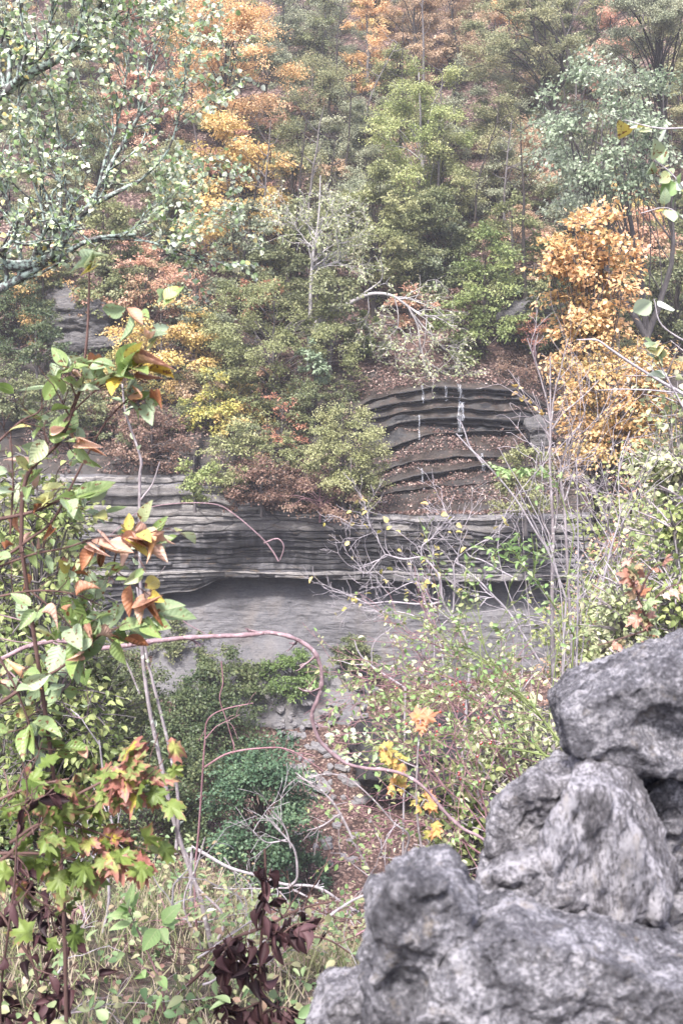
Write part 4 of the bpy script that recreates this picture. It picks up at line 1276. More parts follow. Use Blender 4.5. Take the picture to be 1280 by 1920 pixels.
plant('vine_sprig', 'sprig of paired pale green leaflets at the lower middle, beside the red vine', 'vine', [([(770, 1370), (720, 1374), (660, 1374), (622, 1382)], .002, .001), ([(780, 1400), (720, 1406), (660, 1412), (640, 1418)], .002, .001)], B_RED, 4.2, seed=70,
      leaves=[dict(pal='poplar', L=.05, W=.4, n=44, tmpl=SMALL, f0=.0, fwd=.3, t0=.2, t1=.8)], root=False)
plant('maple_seedling', 'maple seedling with lobed leaves turning yellow and orange above the front stone', 'seedling', [([(800, 1640), (785, 1560), (780, 1480), (785, 1380), (788, 1350)], .006, .003), ([(783, 1500), (755, 1480), (735, 1470)], .003, .0015), ([(783, 1520), (800, 1500), (815, 1560)], .003, .0015), ([(783, 1440), (740, 1420), (720, 1400)], .003, .0015)], B_STEM, 3.6, seed=71,
      leaves=[dict(pal='grape', L=.05, W=1.0, n=46, tmpl=MAP, f0=.15, dz=-.5, face=1.2, upn=.6, pet=.3, t1=.7, on=[1, 2, 3]), dict(pal='grape', L=.055, W=1.0, n=9, tmpl=MAP, f0=.9, dz=-.4, face=1.2, t0=.7, on=[0])])
plant('dead_branch', 'pale curved dead branch ending left of the front stone', 'branch', [([(755, 1605), (765, 1565), (735, 1540), (700, 1500), (650, 1460), (610, 1452), (580, 1458)], .006, .002), ([(690, 1630), (640, 1530), (610, 1490), (555, 1448)], .007, .003), ([(640, 1525), (600, 1550), (575, 1556)], .005, .002), ([(608, 1488), (590, 1470), (556, 1456)], .004, .002)], B_STEM, 3.8, seed=72, rough=.006, twigs=dict(n=4, L=.09, depth=0, f0=.4))

plant('oak_seedling', 'seedling with green and bronze lobed leaves above the top wall stone at right', 'seedling', [([(1250, 1260), (1210, 1160), (1190, 1100), (1186, 1050)], .005, .002), ([(1205, 1150), (1240, 1110), (1280, 1090)], .003, .0015), ([(1195, 1120), (1220, 1070), (1250, 1050)], .003, .0015), ([(1215, 1180), (1170, 1195), (1120, 1210)], .003, .0015)], B_BROWN, 2.6, seed=73,
      leaves=[dict(pal='oak', L=.042, W=.8, n=60, tmpl=MAP, f0=.2, dz=-.4, face=.7, pet=.2)])
plant('vine', 'vine hanging at the right edge with heart-shaped pale leaves', 'vine', [([(1300, 600), (1285, 480), (1290, 380), (1262, 330), (1225, 300)], .004, .0015), ([(1290, 420), (1250, 390), (1200, 400)], .003, .0015), ([(1290, 240), (1230, 240), (1170, 225)], .003, .0015), ([(1300, 650), (1240, 610), (1225, 560)], .003, .0015), ([(1300, 800), (1240, 690), (1220, 640)], .003, .0015)], B_TWIG, 3.2, seed=74, root=False,
      leaves=[dict(pal='poplar', L=.06, W=.8, n=22, tmpl=OVB, f0=.2, face=1.0, dz=-.5), dict(pal='hickory', L=.055, W=.7, n=20, tmpl=OVB, f0=.2, face=.8, t0=.4)])

# tree with white limbs arching over the head of the cascade
plant('leaning_tree', 'white-limbed tree with an arching limb drooping over the top of the cascade', 'tree', [
    ([(578, 600), (583, 540), (586, 490), (592, 440), (598, 380), (602, 330)], .12, .025), ([(588, 610), (615, 590), (640, 575), (672, 558), (700, 551), (735, 556), (765, 575), (800, 592), (845, 590)], .13, .03), ([(765, 575), (782, 610), (786, 650), (800, 675), (830, 700), (845, 712)], .05, .015), ([(775, 590), (810, 630), (840, 660), (862, 690)], .04, .012),
    ([(586, 520), (605, 500), (630, 495), (640, 480)], .04, .015), ([(588, 490), (620, 462), (660, 452)], .04, .012), ([(590, 470), (565, 440), (545, 415)], .035, .012), ([(592, 445), (620, 410), (640, 395)], .03, .01), ([(690, 553), (690, 585), (685, 615)], .03, .01), ([(740, 558), (745, 600), (738, 630)], .03, .01), ([(800, 592), (795, 640), (780, 670)], .03, .01)],
    B_PALE, 47.5, gz=hill_z, twigs=dict(n=9, L=1.3, depth=2, f0=.35, fwd=.8, spread=.9, minr=.008, up=.1), seed=120, rough=.12, stemname='trunk', leafname='crown',
    leaves=[dict(pal='pale', L=.15, W=.6, n=4200, tmpl=[DIAMOND], f0=.2, dz=-.5, rand=.9, maxd=2)])
# ------------------------------------------------------------------ the dry-stone wall at the viewpoint
ST_D = stone_mat('wall_stone_sooty', (.045, .043, .049), (.21, .206, .225), (.55, .535, .57), (.34, .28, .2), 1.9, cover=.55)
ST_A = stone_mat('wall_stone', (.045, .043, .049), (.23, .222, .24), (.52, .505, .535), (.3, .25, .19), 1.9, cover=.54)
ST_B = stone_mat('wall_stone_streaked', (.07, .067, .072), (.21, .2, .215), (.52, .505, .54), (.32, .27, .2), 1.8, stretch=(1.5, 1.0, .5), rot=(0, .2, 0), cover=.53)
ST_C = stone_mat('wall_stone_dark', (.035, .033, .038), (.19, .186, .205), (.5, .485, .51), (.3, .25, .19), 1.7, cover=.55)


M_DARKROCK = stone_mat('creek_shelf_rock', (.012, .011, .012), (.035, .034, .036), (.1, .095, .1), (.09, .07, .05), .1, stretch=(.6, .6, 2.2), cover=.75, scale=10)


def rock(label, chunks, mat, vox=.0032, seed=0, amp=1.0, stretch=(1, 1, 1), pits=(), vug=1.0, soft=3, name='wall_stone', cat='stone', group='stones of the wall', unit_=1.0):
    """A boulder fused from hulls; each chunk is (front distance, front outline, back distance, back outline) in photo pixels."""
    bm = bmesh.new()
    for y0, f, y1, bk in chunks:
        vs_ = [bm.verts.new(at(u, v, y0)) for u, v in f] + [bm.verts.new(at(u, v, y1)) for u, v in bk]
        r = bmesh.ops.convex_hull(bm, input=vs_)
        bmesh.ops.delete(bm, geom=[e for e in r['geom_interior'] if isinstance(e, bmesh.types.BMVert)], context='VERTS')
    me = bpy.data.meshes.new('tmp'); bm.to_mesh(me); bm.free()
    o = bpy.data.objects.new('tmp', me); COL.objects.link(o)
    m = o.modifiers.new('r', 'REMESH'); m.mode = 'VOXEL'; m.voxel_size = vox
    m = o.modifiers.new('s', 'SMOOTH'); m.iterations = soft * 4; m.factor = .5
    dg = bpy.context.evaluated_depsgraph_get()
    me2 = bpy.data.meshes.new_from_object(o.evaluated_get(dg))
    bpy.data.objects.remove(o); bpy.data.meshes.remove(me)
    n = len(me2.vertices)
    P = np.empty(n * 3, np.float32); me2.vertices.foreach_get('co', P); P = P.reshape(-1, 3).astype(float)
    N = np.empty(n * 3, np.float32); me2.vertices.foreach_get('normal', N); N = N.reshape(-1, 3)
    q = P * np.array(stretch) / unit_ + 3.7 * seed
    d = .028 * fbm(q * 7, 3) + .014 * fbm(q * 22, 4, .6) + .005 * fbm(q * 70, 3, .7)
    d += .007 * (1 - 2.2 * np.abs(perlin(q * 16 + 5)))
    msk = sstep(-.12, .3, fbm(q * 6 + 50, 2))
    wq = q + .012 * np.stack([perlin(q * 30 + k * 9) for k in range(3)], 1)
    d -= vug * .014 * msk * sstep(.5, .12, worley(wq * 26))
    d -= vug * .007 * (.3 + .7 * msk) * sstep(.55, .15, worley(wq * 62 + 4))
    d *= .8 * amp * unit_
    for u, v, y, rp, dp in pits:
        c = at(u, v, y); r = rp / F * dep(c)
        cam_dir = unit(c)
        rel = P - c
        lat = np.linalg.norm(rel - (rel @ cam_dir)[:, None] * cam_dir, axis=1)
        d -= dp * r * np.exp(-(lat / r) ** 4) * (np.abs(rel @ cam_dir) < 6 * r) * (N @ cam_dir < .25)
    P = P + N * d[:, None]
    org = P.mean(0); org[2] = P[:, 2].min()
    me2.vertices.foreach_set('co', (P - org).astype(np.float32).ravel())
    me2.name = name
    me2.materials.clear(); me2.materials.append(mat)
    me2.polygons.foreach_set('use_smooth', np.ones(len(me2.polygons), bool))
    me2.update()
    return props(link(name, me2, None, org), label, cat, group)


rock('front wall stone with a rounded knob and a hollow at its left end', [
    (.80, [(702, 1730), (760, 1655), (835, 1662), (882, 1730), (892, 1840), (862, 1960), (722, 1970), (696, 1860)], .98, [(706, 1655), (735, 1612), (775, 1600), (835, 1605), (872, 1640), (892, 1700), (880, 1800), (716, 1800)]),
    (.78, [(850, 1790), (960, 1750), (1080, 1785), (1200, 1830), (1420, 1920), (1480, 2250), (800, 2250), (740, 1980)], 1.05, [(875, 1672), (930, 1664), (1010, 1664), (1090, 1688), (1200, 1722), (1420, 1790), (1480, 1950), (900, 1950)]),
    (.82, [(700, 1860), (800, 1900), (830, 2200), (690, 2200)], 1.0, [(700, 1800), (820, 1800), (830, 2100), (700, 2100)])], ST_D, seed=1,
    pits=[(733, 1655, .94, 21, 1.5), (858, 1660, .93, 17, 1.2), (806, 1672, .88, 7, 1.6), (835, 1643, .93, 7, 1.6), (1002, 1757, .85, 22, .9), (1076, 1797, .8, 12, 1.2), (762, 1850, .8, 36, .7), (1010, 1792, .8, 14, 1.0), (890, 1735, .88, 15, 1.0), (972, 1700, .95, 11, .9)])
rock('lumpy pale wall stone behind, tucked left of the wedge stone', [
    (1.12, [(922, 1600), (945, 1505), (1000, 1478), (1080, 1465), (1115, 1560), (1110, 1730), (920, 1710)], 1.34, [(940, 1510), (965, 1468), (1010, 1446), (1060, 1426), (1110, 1436), (1120, 1600), (950, 1660)]),
    (1.0, [(880, 1700), (925, 1640), (1010, 1620), (1100, 1690), (1000, 1740)], 1.22, [(890, 1660), (915, 1600), (1000, 1590), (1100, 1640), (900, 1700)])], ST_A, seed=2, amp=1.15)
rock('wedge-shaped wall stone with vertical grooves, standing on the front stone', [
    (1.0, [(990, 1690), (1035, 1570), (1072, 1478), (1130, 1480), (1190, 1570), (1238, 1680), (1232, 1722), (1060, 1728)], 1.2, [(1052, 1470), (1066, 1424), (1088, 1411), (1135, 1422), (1180, 1436), (1226, 1525), (1258, 1620), (1250, 1705), (1020, 1690)])], ST_B, seed=3, stretch=(1.5, 1, .45), vug=.6, soft=2,
    pits=[(1098, 1465, 1.08, 12, 1.0), (1105, 1625, 1.03, 9, 1.2), (1150, 1690, 1.0, 20, .4)])
rock('big flat-topped wall stone, topmost at the right edge', [
    (1.15, [(1054, 1335), (1080, 1312), (1180, 1300), (1300, 1272), (1450, 1235), (1500, 1450), (1300, 1462), (1170, 1446), (1076, 1408)], 1.55, [(1046, 1300), (1070, 1264), (1180, 1246), (1215, 1222), (1290, 1166), (1450, 1100), (1500, 1350), (1300, 1400), (1060, 1370)])], ST_C, seed=4, vug=.55, vox=.004,
    pits=[(1235, 1372, 1.17, 36, .6), (1275, 1385, 1.17, 34, .6), (1190, 1365, 1.17, 20, .4)])
rock('dark wall stone in the gap under the top stone at the right edge', [(1.2, [(1200, 1500), (1240, 1470), (1400, 1470), (1440, 1700), (1260, 1710)], 1.45, [(1180, 1470), (1215, 1446), (1280, 1440), (1420, 1440), (1450, 1700), (1240, 1690)])], ST_C, seed=5)
rock('small wall stone at the bottom edge, left of the knobbed front stone', [(.9, [(600, 1935), (625, 1870), (700, 1850), (790, 1870), (800, 2080), (610, 2080)], 1.08, [(590, 1900), (615, 1845), (690, 1818), (780, 1826), (800, 2000), (600, 2000)])], ST_A, seed=6)
rock('wall stone in the lower right corner wedged under the dark one', [(1.05, [(1240, 1730), (1275, 1690), (1450, 1690), (1450, 1850), (1250, 1850)], 1.25, [(1240, 1700), (1265, 1672), (1450, 1660), (1450, 1800), (1250, 1800)])], ST_A, seed=7)
# courses below, carrying the ones in view
for k, u in enumerate((790, 1130, 1460)):
    rock('stone of the lower wall courses under the front stone', [(.8, [(u - 200, 2200), (u + 190, 2200), (u + 200, 2700), (u - 200, 2700)], 1.2, [(u - 200, 2000), (u + 190, 2000), (u + 190, 2500), (u - 200, 2500)])], ST_C, seed=10 + k, vox=.008)
rock('dark overhung rock shelf along the creek at the foot of the right cliff', [
    (31.5, [(690, 1440), (760, 1420), (900, 1410), (1060, 1400), (1060, 1460), (700, 1470)], 34.5, [(650, 1345), (760, 1338), (900, 1330), (1080, 1325), (1080, 1420), (660, 1420)])], M_DARKROCK, vox=.09, seed=20, unit_=28, vug=.6, stretch=(.6, .6, 2.4), soft=1, name='rock_shelf', cat='rock shelf', group=None)

# grey outcrops breaking through the far bank
M_OUT = stone_mat('outcrop_rock', (.04, .038, .04), (.12, .115, .115), (.22, .21, .2), (.17, .13, .09), .09, stretch=(.5, .5, 2.5), cover=.75, scale=10)
def outcrop(label, poly, y, T, seed):
    c = np.mean(poly, 0)
    fr = [tuple(c + (np.array(q) - c) * .8 + np.array([0, 12])) for q in poly]
    rock(label, [(y - T, fr, y + T, poly)], M_OUT, vox=.06, seed=seed, unit_=22, amp=1.1, vug=.5, stretch=(.6, .6, 2.0), soft=1, name='rock_outcrop', cat='rock outcrop', group=None)


outcrop('rounded grey outcrop beneath the lichen-crusted limbs on the far left bank', [(70, 575), (110, 548), (160, 552), (208, 570), (216, 602), (208, 636), (130, 642), (80, 630)], 50.8, 1.0, 21)
outcrop('flat tan ledge slab jutting below the rounded outcrop, far left', [(90, 632), (130, 618), (225, 622), (240, 648), (160, 668), (100, 658)], 48.8, .7, 22)
outcrop('small grey block above the left end of the pale ledge', [(240, 872), (262, 860), (300, 862), (312, 890), (296, 905), (245, 905)], 41.6, .4, 24)
outcrop('pale layered rock ledge above the right end of the cascade', [(930, 590), (960, 568), (1010, 562), (1060, 575), (1060, 598), (960, 604)], 49.5, .8, 25)
outcrop('leaning grey boulder at the right end of the cascade behind the saplings', [(985, 790), (1010, 780), (1040, 800), (1035, 850), (1000, 860), (985, 840)], 43.5, .5, 26)
# ------------------------------------------------------------------ near left: lichen tree, sapling, stems, vine, maple, dead plants
plant('poplar_tree', 'lichen-crusted tree reaching in from the left edge with pale fluttering leaves', 'tree', [
    ([(-420, 720), (-250, 600), (-60, 500), (40, 496), (95, 480), (135, 425), (165, 390), (210, 365), (262, 338)], .075, .012),
    ([(-250, 640), (-40, 560), (20, 530), (75, 500), (130, 472), (180, 448), (255, 438)], .045, .010),
    ([(-300, 360), (-80, 220), (0, 176), (50, 140), (112, 108), (145, 75), (160, 30), (165, -30)], .05, .014),
    ([(95, 480), (80, 400), (40, 260), (35, 150)], .016, .006), ([(165, 388), (215, 300), (262, 210), (280, 150), (300, 90)], .02, .006), ([(180, 370), (200, 290), (225, 220), (240, 100)], .014, .005),
    ([(255, 345), (310, 290), (340, 200), (350, 110)], .012, .004), ([(190, 448), (260, 450), (330, 470), (372, 478)], .008, .003), ([(130, 420), (120, 300), (100, 200), (90, 60)], .012, .005), ([(60, 140), (90, 60), (110, -30)], .012, .005), ([(230, 440), (290, 400), (330, 360)], .008, .003),
    ([(40, 496), (20, 400), (-5, 300)], .012, .005), ([(112, 108), (200, 60), (260, 20)], .01, .004)],
    B_LICHEN, 8.5, gz=near_z, twigs=dict(n=10, L=.42, depth=2, f0=.3, fwd=.9, spread=.8, up=.35, minr=.0018, kids=(2, 4)), seed=80, rough=.02, stemname='trunk', leafname='crown',
    leaves=[dict(pal='poplar', L=.044, W=.85, n=7600, tmpl=SMALL, f0=.3, dz=-.5, rand=.9, maxd=2, beta=(1.5, 1.5), pet=.4)])

LV = dict(face=.6, tmpl=OVB)
plant('hickory_sapling', 'sapling with large green and browning curled leaves at the left edge', 'sapling', [
    ([(40, 1020), (50, 895), (110, 830), (140, 760), (152, 720), (163, 640), (167, 560), (168, 500)], .006, .002),
    ([(-10, 1060), (50, 1015), (100, 975), (150, 880), (200, 790), (255, 735)], .004, .0015), ([(-10, 1066), (60, 1040), (120, 1028), (180, 1010), (232, 1003), (258, 998)], .003, .0015),
    ([(120, 790), (165, 745), (215, 705), (265, 692)], .0022, .001), ([(-10, 835), (40, 790), (75, 770), (80, 735)], .003, .001), ([(-10, 975), (60, 960), (125, 935), (140, 960)], .005, .002),
    ([(-10, 1120), (60, 1108), (130, 1112), (190, 1135)], .003, .0015), ([(-10, 1325), (60, 1280), (110, 1255), (160, 1215), (200, 1185), (285, 1155)], .005, .0015),
    ([(-10, 1215), (30, 1290), (60, 1370), (75, 1410)], .003, .002), ([(230, 1000), (215, 1060), (245, 1090), (300, 1130)], .0025, .001), ([(60, 1110), (120, 1160), (150, 1200)], .002, .001),
    ([(20, 1000), (25, 900), (20, 800)], .003, .001)],
    B_BROWN, 2.2, seed=81, twigs=dict(n=5, L=.075, depth=1, f0=.15, fwd=.6, minr=.0007, up=.1),
    leaves=[dict(pal='hickory', L=.06, W=.46, n=190, f0=.3, dz=-.1, rand=.7, t1=.8, maxd=1, face=.45, tmpl=OVB), dict(pal='hickory', L=.085, W=.48, n=12, f0=.6, dz=.3, on=[4, 3, 5], t1=.5, **LV),
            dict(pal='hickory', L=.085, W=.5, n=34, f0=.3, on=[7, 8, 10, 6], dz=-.2, t1=.6, face=.4, tmpl=OVB), dict(pal='hickory', L=.075, W=.45, n=12, f0=.75, on=[3, 9, 2], t0=.85, **LV),
            dict(pal='dry', L=.056, W=.55, n=40, f0=.4, dz=-.4, tmpl=CURL, rand=1.0, maxd=1, name='dry_foliage'), dict(pal='dry', L=.075, W=.55, n=16, f0=.6, dz=-.4, tmpl=CURL, rand=1.0, on=[2, 3, 9], name='dry_foliage'), dict(pal='hickory', L=.075, W=.35, n=5, f0=.97, dz=.3, tmpl=CURL, t0=.3, on=[0])])
plant('vine_tangle', 'tangle of thin leafy vines with looping tendrils at the left edge', 'vine', [
    ([(-10, 1230), (40, 1280), (75, 1303), (110, 1300), (132, 1280), (125, 1262), (95, 1265), (78, 1290), (80, 1330), (110, 1375)], .0022, .001), ([(100, 1205), (135, 1220), (143, 1245), (120, 1275), (116, 1310), (135, 1340), (160, 1345), (166, 1320), (158, 1240), (165, 1180)], .0022, .001),
    ([(-10, 1195), (50, 1205), (120, 1200)], .002, .001), ([(-10, 1150), (45, 1165), (60, 1180)], .002, .001)], B_VINE, 2.5, seed=82, root=False,
    leaves=[dict(pal='hickory', L=.07, W=.6, n=22, t1=.7, f0=.1, **LV)])
LB = dict(gz=near_z, name='shrub', cat='bush')
ptree('loose pale green bush behind the large-leaved sapling at left', 90, 840, 1110, 120, 6.2, 'lime', B_GREY, L=.05, W=.6, cover=.75, nclump=44, trunk=.014, tmpl=OV[0], tintb=(0, .8), **LB)
ptree('speckled small-leaved bush left of the two grey stems', 120, 1110, 1400, 150, 7.0, 'green', B_GREY, L=.045, W=.65, cover=.8, nclump=70, trunk=.014, tmpl=OV[0], tintb=(0, .9), leafmax=9000, **LB)
ptree('yellow-speckled bush at the left edge behind the maple leaves', 30, 1330, 1560, 130, 6.4, 'lime', B_GREY, L=.045, W=.65, cover=.8, nclump=60, trunk=.012, tmpl=OV[1], tintb=(0, .9), leafmax=9000, **LB)
ptree('dark twiggy bush under the yellow-green maple leaves', 90, 1500, 1720, 170, 6.0, 'dark', B_GREY, L=.04, W=.6, cover=.8, nclump=60, trunk=.012, tmpl=OV[1], leafmax=9000, **LB)

plant('climbing_stem', 'upright brownish twin stems wound together, left of centre', 'sapling', [
    ([(400, 1790), (378, 1690), (350, 1610), (325, 1530), (300, 1420), (280, 1330), (268, 1240), (266, 1140), (262, 1040), (262, 900), (264, 860), (240, 790), (232, 760), (229, 720)], .012, .003),
    ([(330, 1600), (334, 1540), (330, 1470), (312, 1380), (290, 1290), (274, 1220), (258, 1100)], .008, .005), ([(262, 940), (285, 910), (300, 865)], .0035, .0018), ([(262, 1300), (225, 1220), (190, 1160), (160, 1120)], .004, .002), ([(258, 1130), (290, 1090), (310, 1060)], .002, .001),
    ([(380, 1780), (345, 1700), (370, 1620), (385, 1570)], .006, .003), ([(400, 1780), (420, 1720), (370, 1660), (350, 1600)], .007, .004)],
    B_STEM, 3.6, seed=83, rough=.006, leaves=[dict(pal='poplar', L=.05, W=.4, n=34, tmpl=SMALL, f0=.1, t0=.2, t1=.7, on=[0, 1])])
plant('climbing_stem', 'thin dark upright stem branching beside the round young tree', 'sapling', [
    ([(370, 1760), (365, 1650), (372, 1560), (380, 1450), (384, 1390), (390, 1350), (420, 1330), (475, 1318)], .006, .002), ([(384, 1438), (430, 1412), (500, 1402), (545, 1406), (605, 1446)], .005, .002), ([(385, 1385), (410, 1360), (450, 1340)], .003, .001),
    ([(415, 1240), (418, 1280), (412, 1310), (425, 1350), (440, 1405)], .003, .002)], B_RED, 4.0, seed=84, rough=.005, twigs=dict(n=2, L=.08, depth=0, f0=.6))
plant('vine', 'long bare mauve vine bowing over and looping down across the gorge view', 'vine', [
    ([(-160, 1310), (-60, 1258), (0, 1238), (50, 1214), (115, 1202), (165, 1216), (225, 1212), (300, 1200), (380, 1193), (460, 1190), (510, 1186), (550, 1196), (582, 1216), (598, 1242), (603, 1278), (596, 1310), (587, 1335), (590, 1362), (604, 1392), (640, 1425), (680, 1440), (725, 1444), (765, 1456), (800, 1482), (835, 1525), (870, 1555), (910, 1578), (960, 1640)], .0074, .005)],
    B_VINE, 3.1, seed=85, root=False, sides=8, nodes=.3, rough=.006, twigs=dict(n=9, L=.05, depth=1, f0=.1, fwd=.8, minr=.0009, bend=1.6))
plant('vine', 'thin arching tendril across the grey ledge with forked brown tip', 'vine', [([(200, 1010), (260, 960), (320, 945), (400, 945), (440, 965), (490, 1008), (510, 1032), (522, 1052)], .0014, .003), ([(495, 1018), (520, 1010), (532, 1025), (525, 1050)], .003, .0015), ([(310, 1128), (345, 1165), (385, 1188)], .002, .0015)], B_VINE, 3.3, seed=86, root=False)
plant('maple_branch', 'maple branch with lobed yellow-green leaves edged pinkish brown, lower left', 'branch', [
    ([(-120, 1640), (-10, 1620), (60, 1560), (130, 1500), (200, 1460), (240, 1420)], .006, .002), ([(-20, 1600), (60, 1600), (130, 1610), (200, 1640)], .004, .0015), ([(20, 1580), (90, 1540), (180, 1560), (260, 1600)], .004, .0015), ([(-40, 1520), (20, 1490), (80, 1470), (130, 1460)], .004, .0015), ([(120, 1530), (200, 1500), (250, 1475), (275, 1465)], .003, .0015), ([(0, 1620), (60, 1680), (120, 1710)], .003, .0015)],
    B_BROWN, 1.9, seed=87, root=False, twigs=dict(n=5, L=.09, depth=0, f0=.2),
    leaves=[dict(pal='maple', L=.054, W=1.0, n=120, tmpl=MAP, f0=.15, dz=-.6, face=.4, upn=.9, rand=.75, pet=.5, t1=.65), dict(pal='maple', L=.058, W=1.0, n=24, tmpl=MAP, f0=.6, dz=-.5, face=.9, pet=.35, t0=.35, t1=.9, on=[0, 2, 4]),
            dict(pal='reddened', L=.052, W=.95, n=10, tmpl=MAP, f0=.8, dz=-.7, face=1.0, t0=.5, pet=.2, on=[2, 4, 0], name='reddened_foliage')])
for k, (lab, gd, n, L) in enumerate([
        ('withered plant with hanging dark maroon leaves on a straight stalk, bottom centre', [([(490, 1960), (487, 1850), (490, 1760), (497, 1680), (498, 1590)], .006, .003), ([(490, 1860), (450, 1800), (400, 1820)], .003, .0015), ([(490, 1780), (540, 1740), (570, 1730)], .003, .0015), ([(488, 1880), (440, 1890), (390, 1870)], .003, .0015), ([(488, 1900), (530, 1890), (560, 1900)], .003, .0015), ([(490, 1740), (440, 1760), (425, 1770)], .003, .0015)], 190, .052),
        ('withered plant with curled dark maroon leaves at the bottom left corner', [([(110, 1960), (80, 1880), (60, 1800), (20, 1740), (-10, 1700)], .006, .003), ([(70, 1840), (100, 1780), (90, 1700), (40, 1640)], .003, .0015), ([(100, 1930), (120, 1870), (140, 1850)], .003, .0015), ([(30, 1960), (10, 1900), (5, 1850)], .003, .0015), ([(60, 1800), (30, 1660), (40, 1600)], .003, .0015)], 110, .052),
        ('small withered clump of dark leaves beside the yellow-green maple leaves', [([(20, 1700), (35, 1560), (50, 1500), (40, 1430)], .003, .0015), ([(45, 1520), (60, 1500), (62, 1480)], .002, .001)], 16, .045)]):
    plant('withered_plant', lab, 'dead plant', gd, B_BROWN, [2.3, 2.4, 1.8][k], seed=90 + k, rough=.01, twigs=dict(n=7, L=.07, depth=0, f0=.15),
          leaves=[dict(pal='withered', L=L, W=.6, n=n, tmpl=CURL, f0=.12, dz=-1.1, rand=1.2, fwd=.2, pet=.1)])
plant('seedling', 'fresh green seedling with pointed leaves on a red stalk, lower left', 'seedling', [([(310, 1900), (300, 1840), (265, 1760), (240, 1700)], .004, .002), ([(265, 1760), (285, 1745), (300, 1735)], .002, .001), ([(300, 1840), (250, 1800)], .002, .001)], B_RED, 2.7, seed=95,
      leaves=[dict(pal='fresh', L=.075, W=.42, n=8, f0=.92, dz=.1, on=[0], **LV), dict(pal='fresh', L=.075, W=.6, n=4, f0=.8, dz=-.2, on=[1], **LV), dict(pal='fresh', L=.06, W=.4, n=9, f0=.3, on=[0, 2], **LV)])
for k, (lab, gd, y) in enumerate([
        ('pale broken branch lying across the bottom centre with stubby forks', [([(360, 1590), (430, 1625), (480, 1640), (530, 1660), (590, 1662), (640, 1690), (690, 1725)], .010, .006), ([(540, 1665), (556, 1645), (552, 1600), (535, 1570), (512, 1545), (496, 1528)], .008, .003), ([(545, 1590), (530, 1545), (505, 1515)], .005, .002), ([(536, 1575), (500, 1580), (468, 1552)], .005, .002), ([(548, 1668), (590, 1690), (620, 1720)], .006, .003), ([(420, 1608), (440, 1640), (445, 1690)], .004, .002), ([(540, 1665), (480, 1668), (400, 1665)], .005, .002)], 4.6),
        ('bowed brown branch curving up from the bottom edge, left of the withered plant', [([(310, 1930), (330, 1870), (380, 1820), (440, 1760), (500, 1735), (560, 1705), (620, 1688)], .008, .003), ([(500, 1740), (560, 1750), (620, 1765), (690, 1810)], .004, .002), ([(440, 1765), (380, 1780), (330, 1775)], .003, .002)], 2.9),
        ('whitish dead sapling stem leaning behind the maple leaves', [([(190, 1760), (205, 1690), (200, 1620), (212, 1560), (205, 1520), (192, 1450), (185, 1390)], .008, .004), ([(203, 1640), (180, 1610), (160, 1590)], .005, .003)], 4.0),
        ('pale fallen stick lying in the weeds at the bottom left', [([(150, 1700), (190, 1760), (260, 1775), (300, 1800)], .010, .006)], 4.2)]):
    plant('dead_branch', lab, 'branch', gd, B_TWIG if k in (0, 2) else (B_BROWN if k == 1 else B_RED), y, seed=100 + k, rough=.012, twigs=dict(n=4, L=.16, depth=1, f0=.3, fwd=.8, minr=.0015))

r_ = np.random.default_rng(31)
for k in range(16):
    u = r_.uniform(60, 680); v = r_.uniform(1700, 1930); a = r_.uniform(-.5, 1.2); L = r_.uniform(90, 240)
    plant('fallen_twig', 'thin greyish dead twig tangled in the weeds along the bottom edge', 'twig', [([(u, v), (u + L * .5 * cos(a) + r_.normal() * 12, v - L * .5 * sin(a)), (u + L * cos(a), v - L * sin(a) + r_.normal() * 20)], .0045, .0015)], [B_TWIG, B_RED, B_STEM][k % 3], r_.uniform(2.6, 4.2), seed=200 + k, rough=.02,
          root=False, twigs=dict(n=5, L=.16, depth=1, f0=.2, fwd=.9, minr=.001), group='thin dead twigs among the weeds')

# ------------------------------------------------------------------ weeds, grass and ivy on the rim
r_ = np.random.default_rng(44)
wd = Leaves()
n = 60000
X = r_.uniform(-4.5, 3.5, n); Yy = r_.uniform(1.6, 7.4, n)
k_ = r_.random(n) < sstep(-.6, .1, n3(X * 1.1, Yy * 1.1, 3, 3))
X, Yy = X[k_], Yy[k_]; m = len(X)
BL = (np.array([(0, -.5, 0), (0, .5, 0), (.55, .35, .06), (.55, -.35, .06), (1, 0, -.08)], float), [np.array([(0, 1, 2, 3)]), np.array([(3, 2, 4)])])
wd.add(BL, np.stack([X, Yy, near_z(X, Yy)], 1), np.stack([.5 * r_.normal(size=m), .5 * r_.normal(size=m), np.ones(m)], 1), rdir(m, r_), r_.uniform(.05, .22, m), r_.uniform(.003, .006, m), r_.beta(1.5, 1.5, m))
LM['weeds'] = leaf_mat('weed_leaf', [(.07, .1, .04), (.16, .2, .08), (.3, .3, .16), (.42, .36, .27), (.4, .3, .28)], .3)
d = wd.out()
props(link('grass', mesh('grass', d['V'], d['Fs'], LM['weeds'], tint=d['tint'], lc=d['lc'])), kind='stuff')
wd = Leaves()
n = 24000
X = r_.uniform(-4.5, 3.5, n); Yy = r_.uniform(1.6, 7.4, n)
k_ = r_.random(n) < sstep(-.2, .3, n3(X * .9, Yy * .9, 13, 3)) * (.35 + .65 * sstep(-1.5, .3, X))
X, Yy = X[k_], Yy[k_]; m = len(X)
wd.add(OV[0], np.stack([X, Yy, near_z(X, Yy) + r_.uniform(.02, .35, m)], 1), rdir(m, r_) * np.array([1, 1, .3]), np.stack([.4 * r_.normal(size=m), .4 * r_.normal(size=m) - .3, np.ones(m)], 1), r_.uniform(.015, .05, m), r_.uniform(.01, .026, m), r_.beta(1.5, 1.5, m))
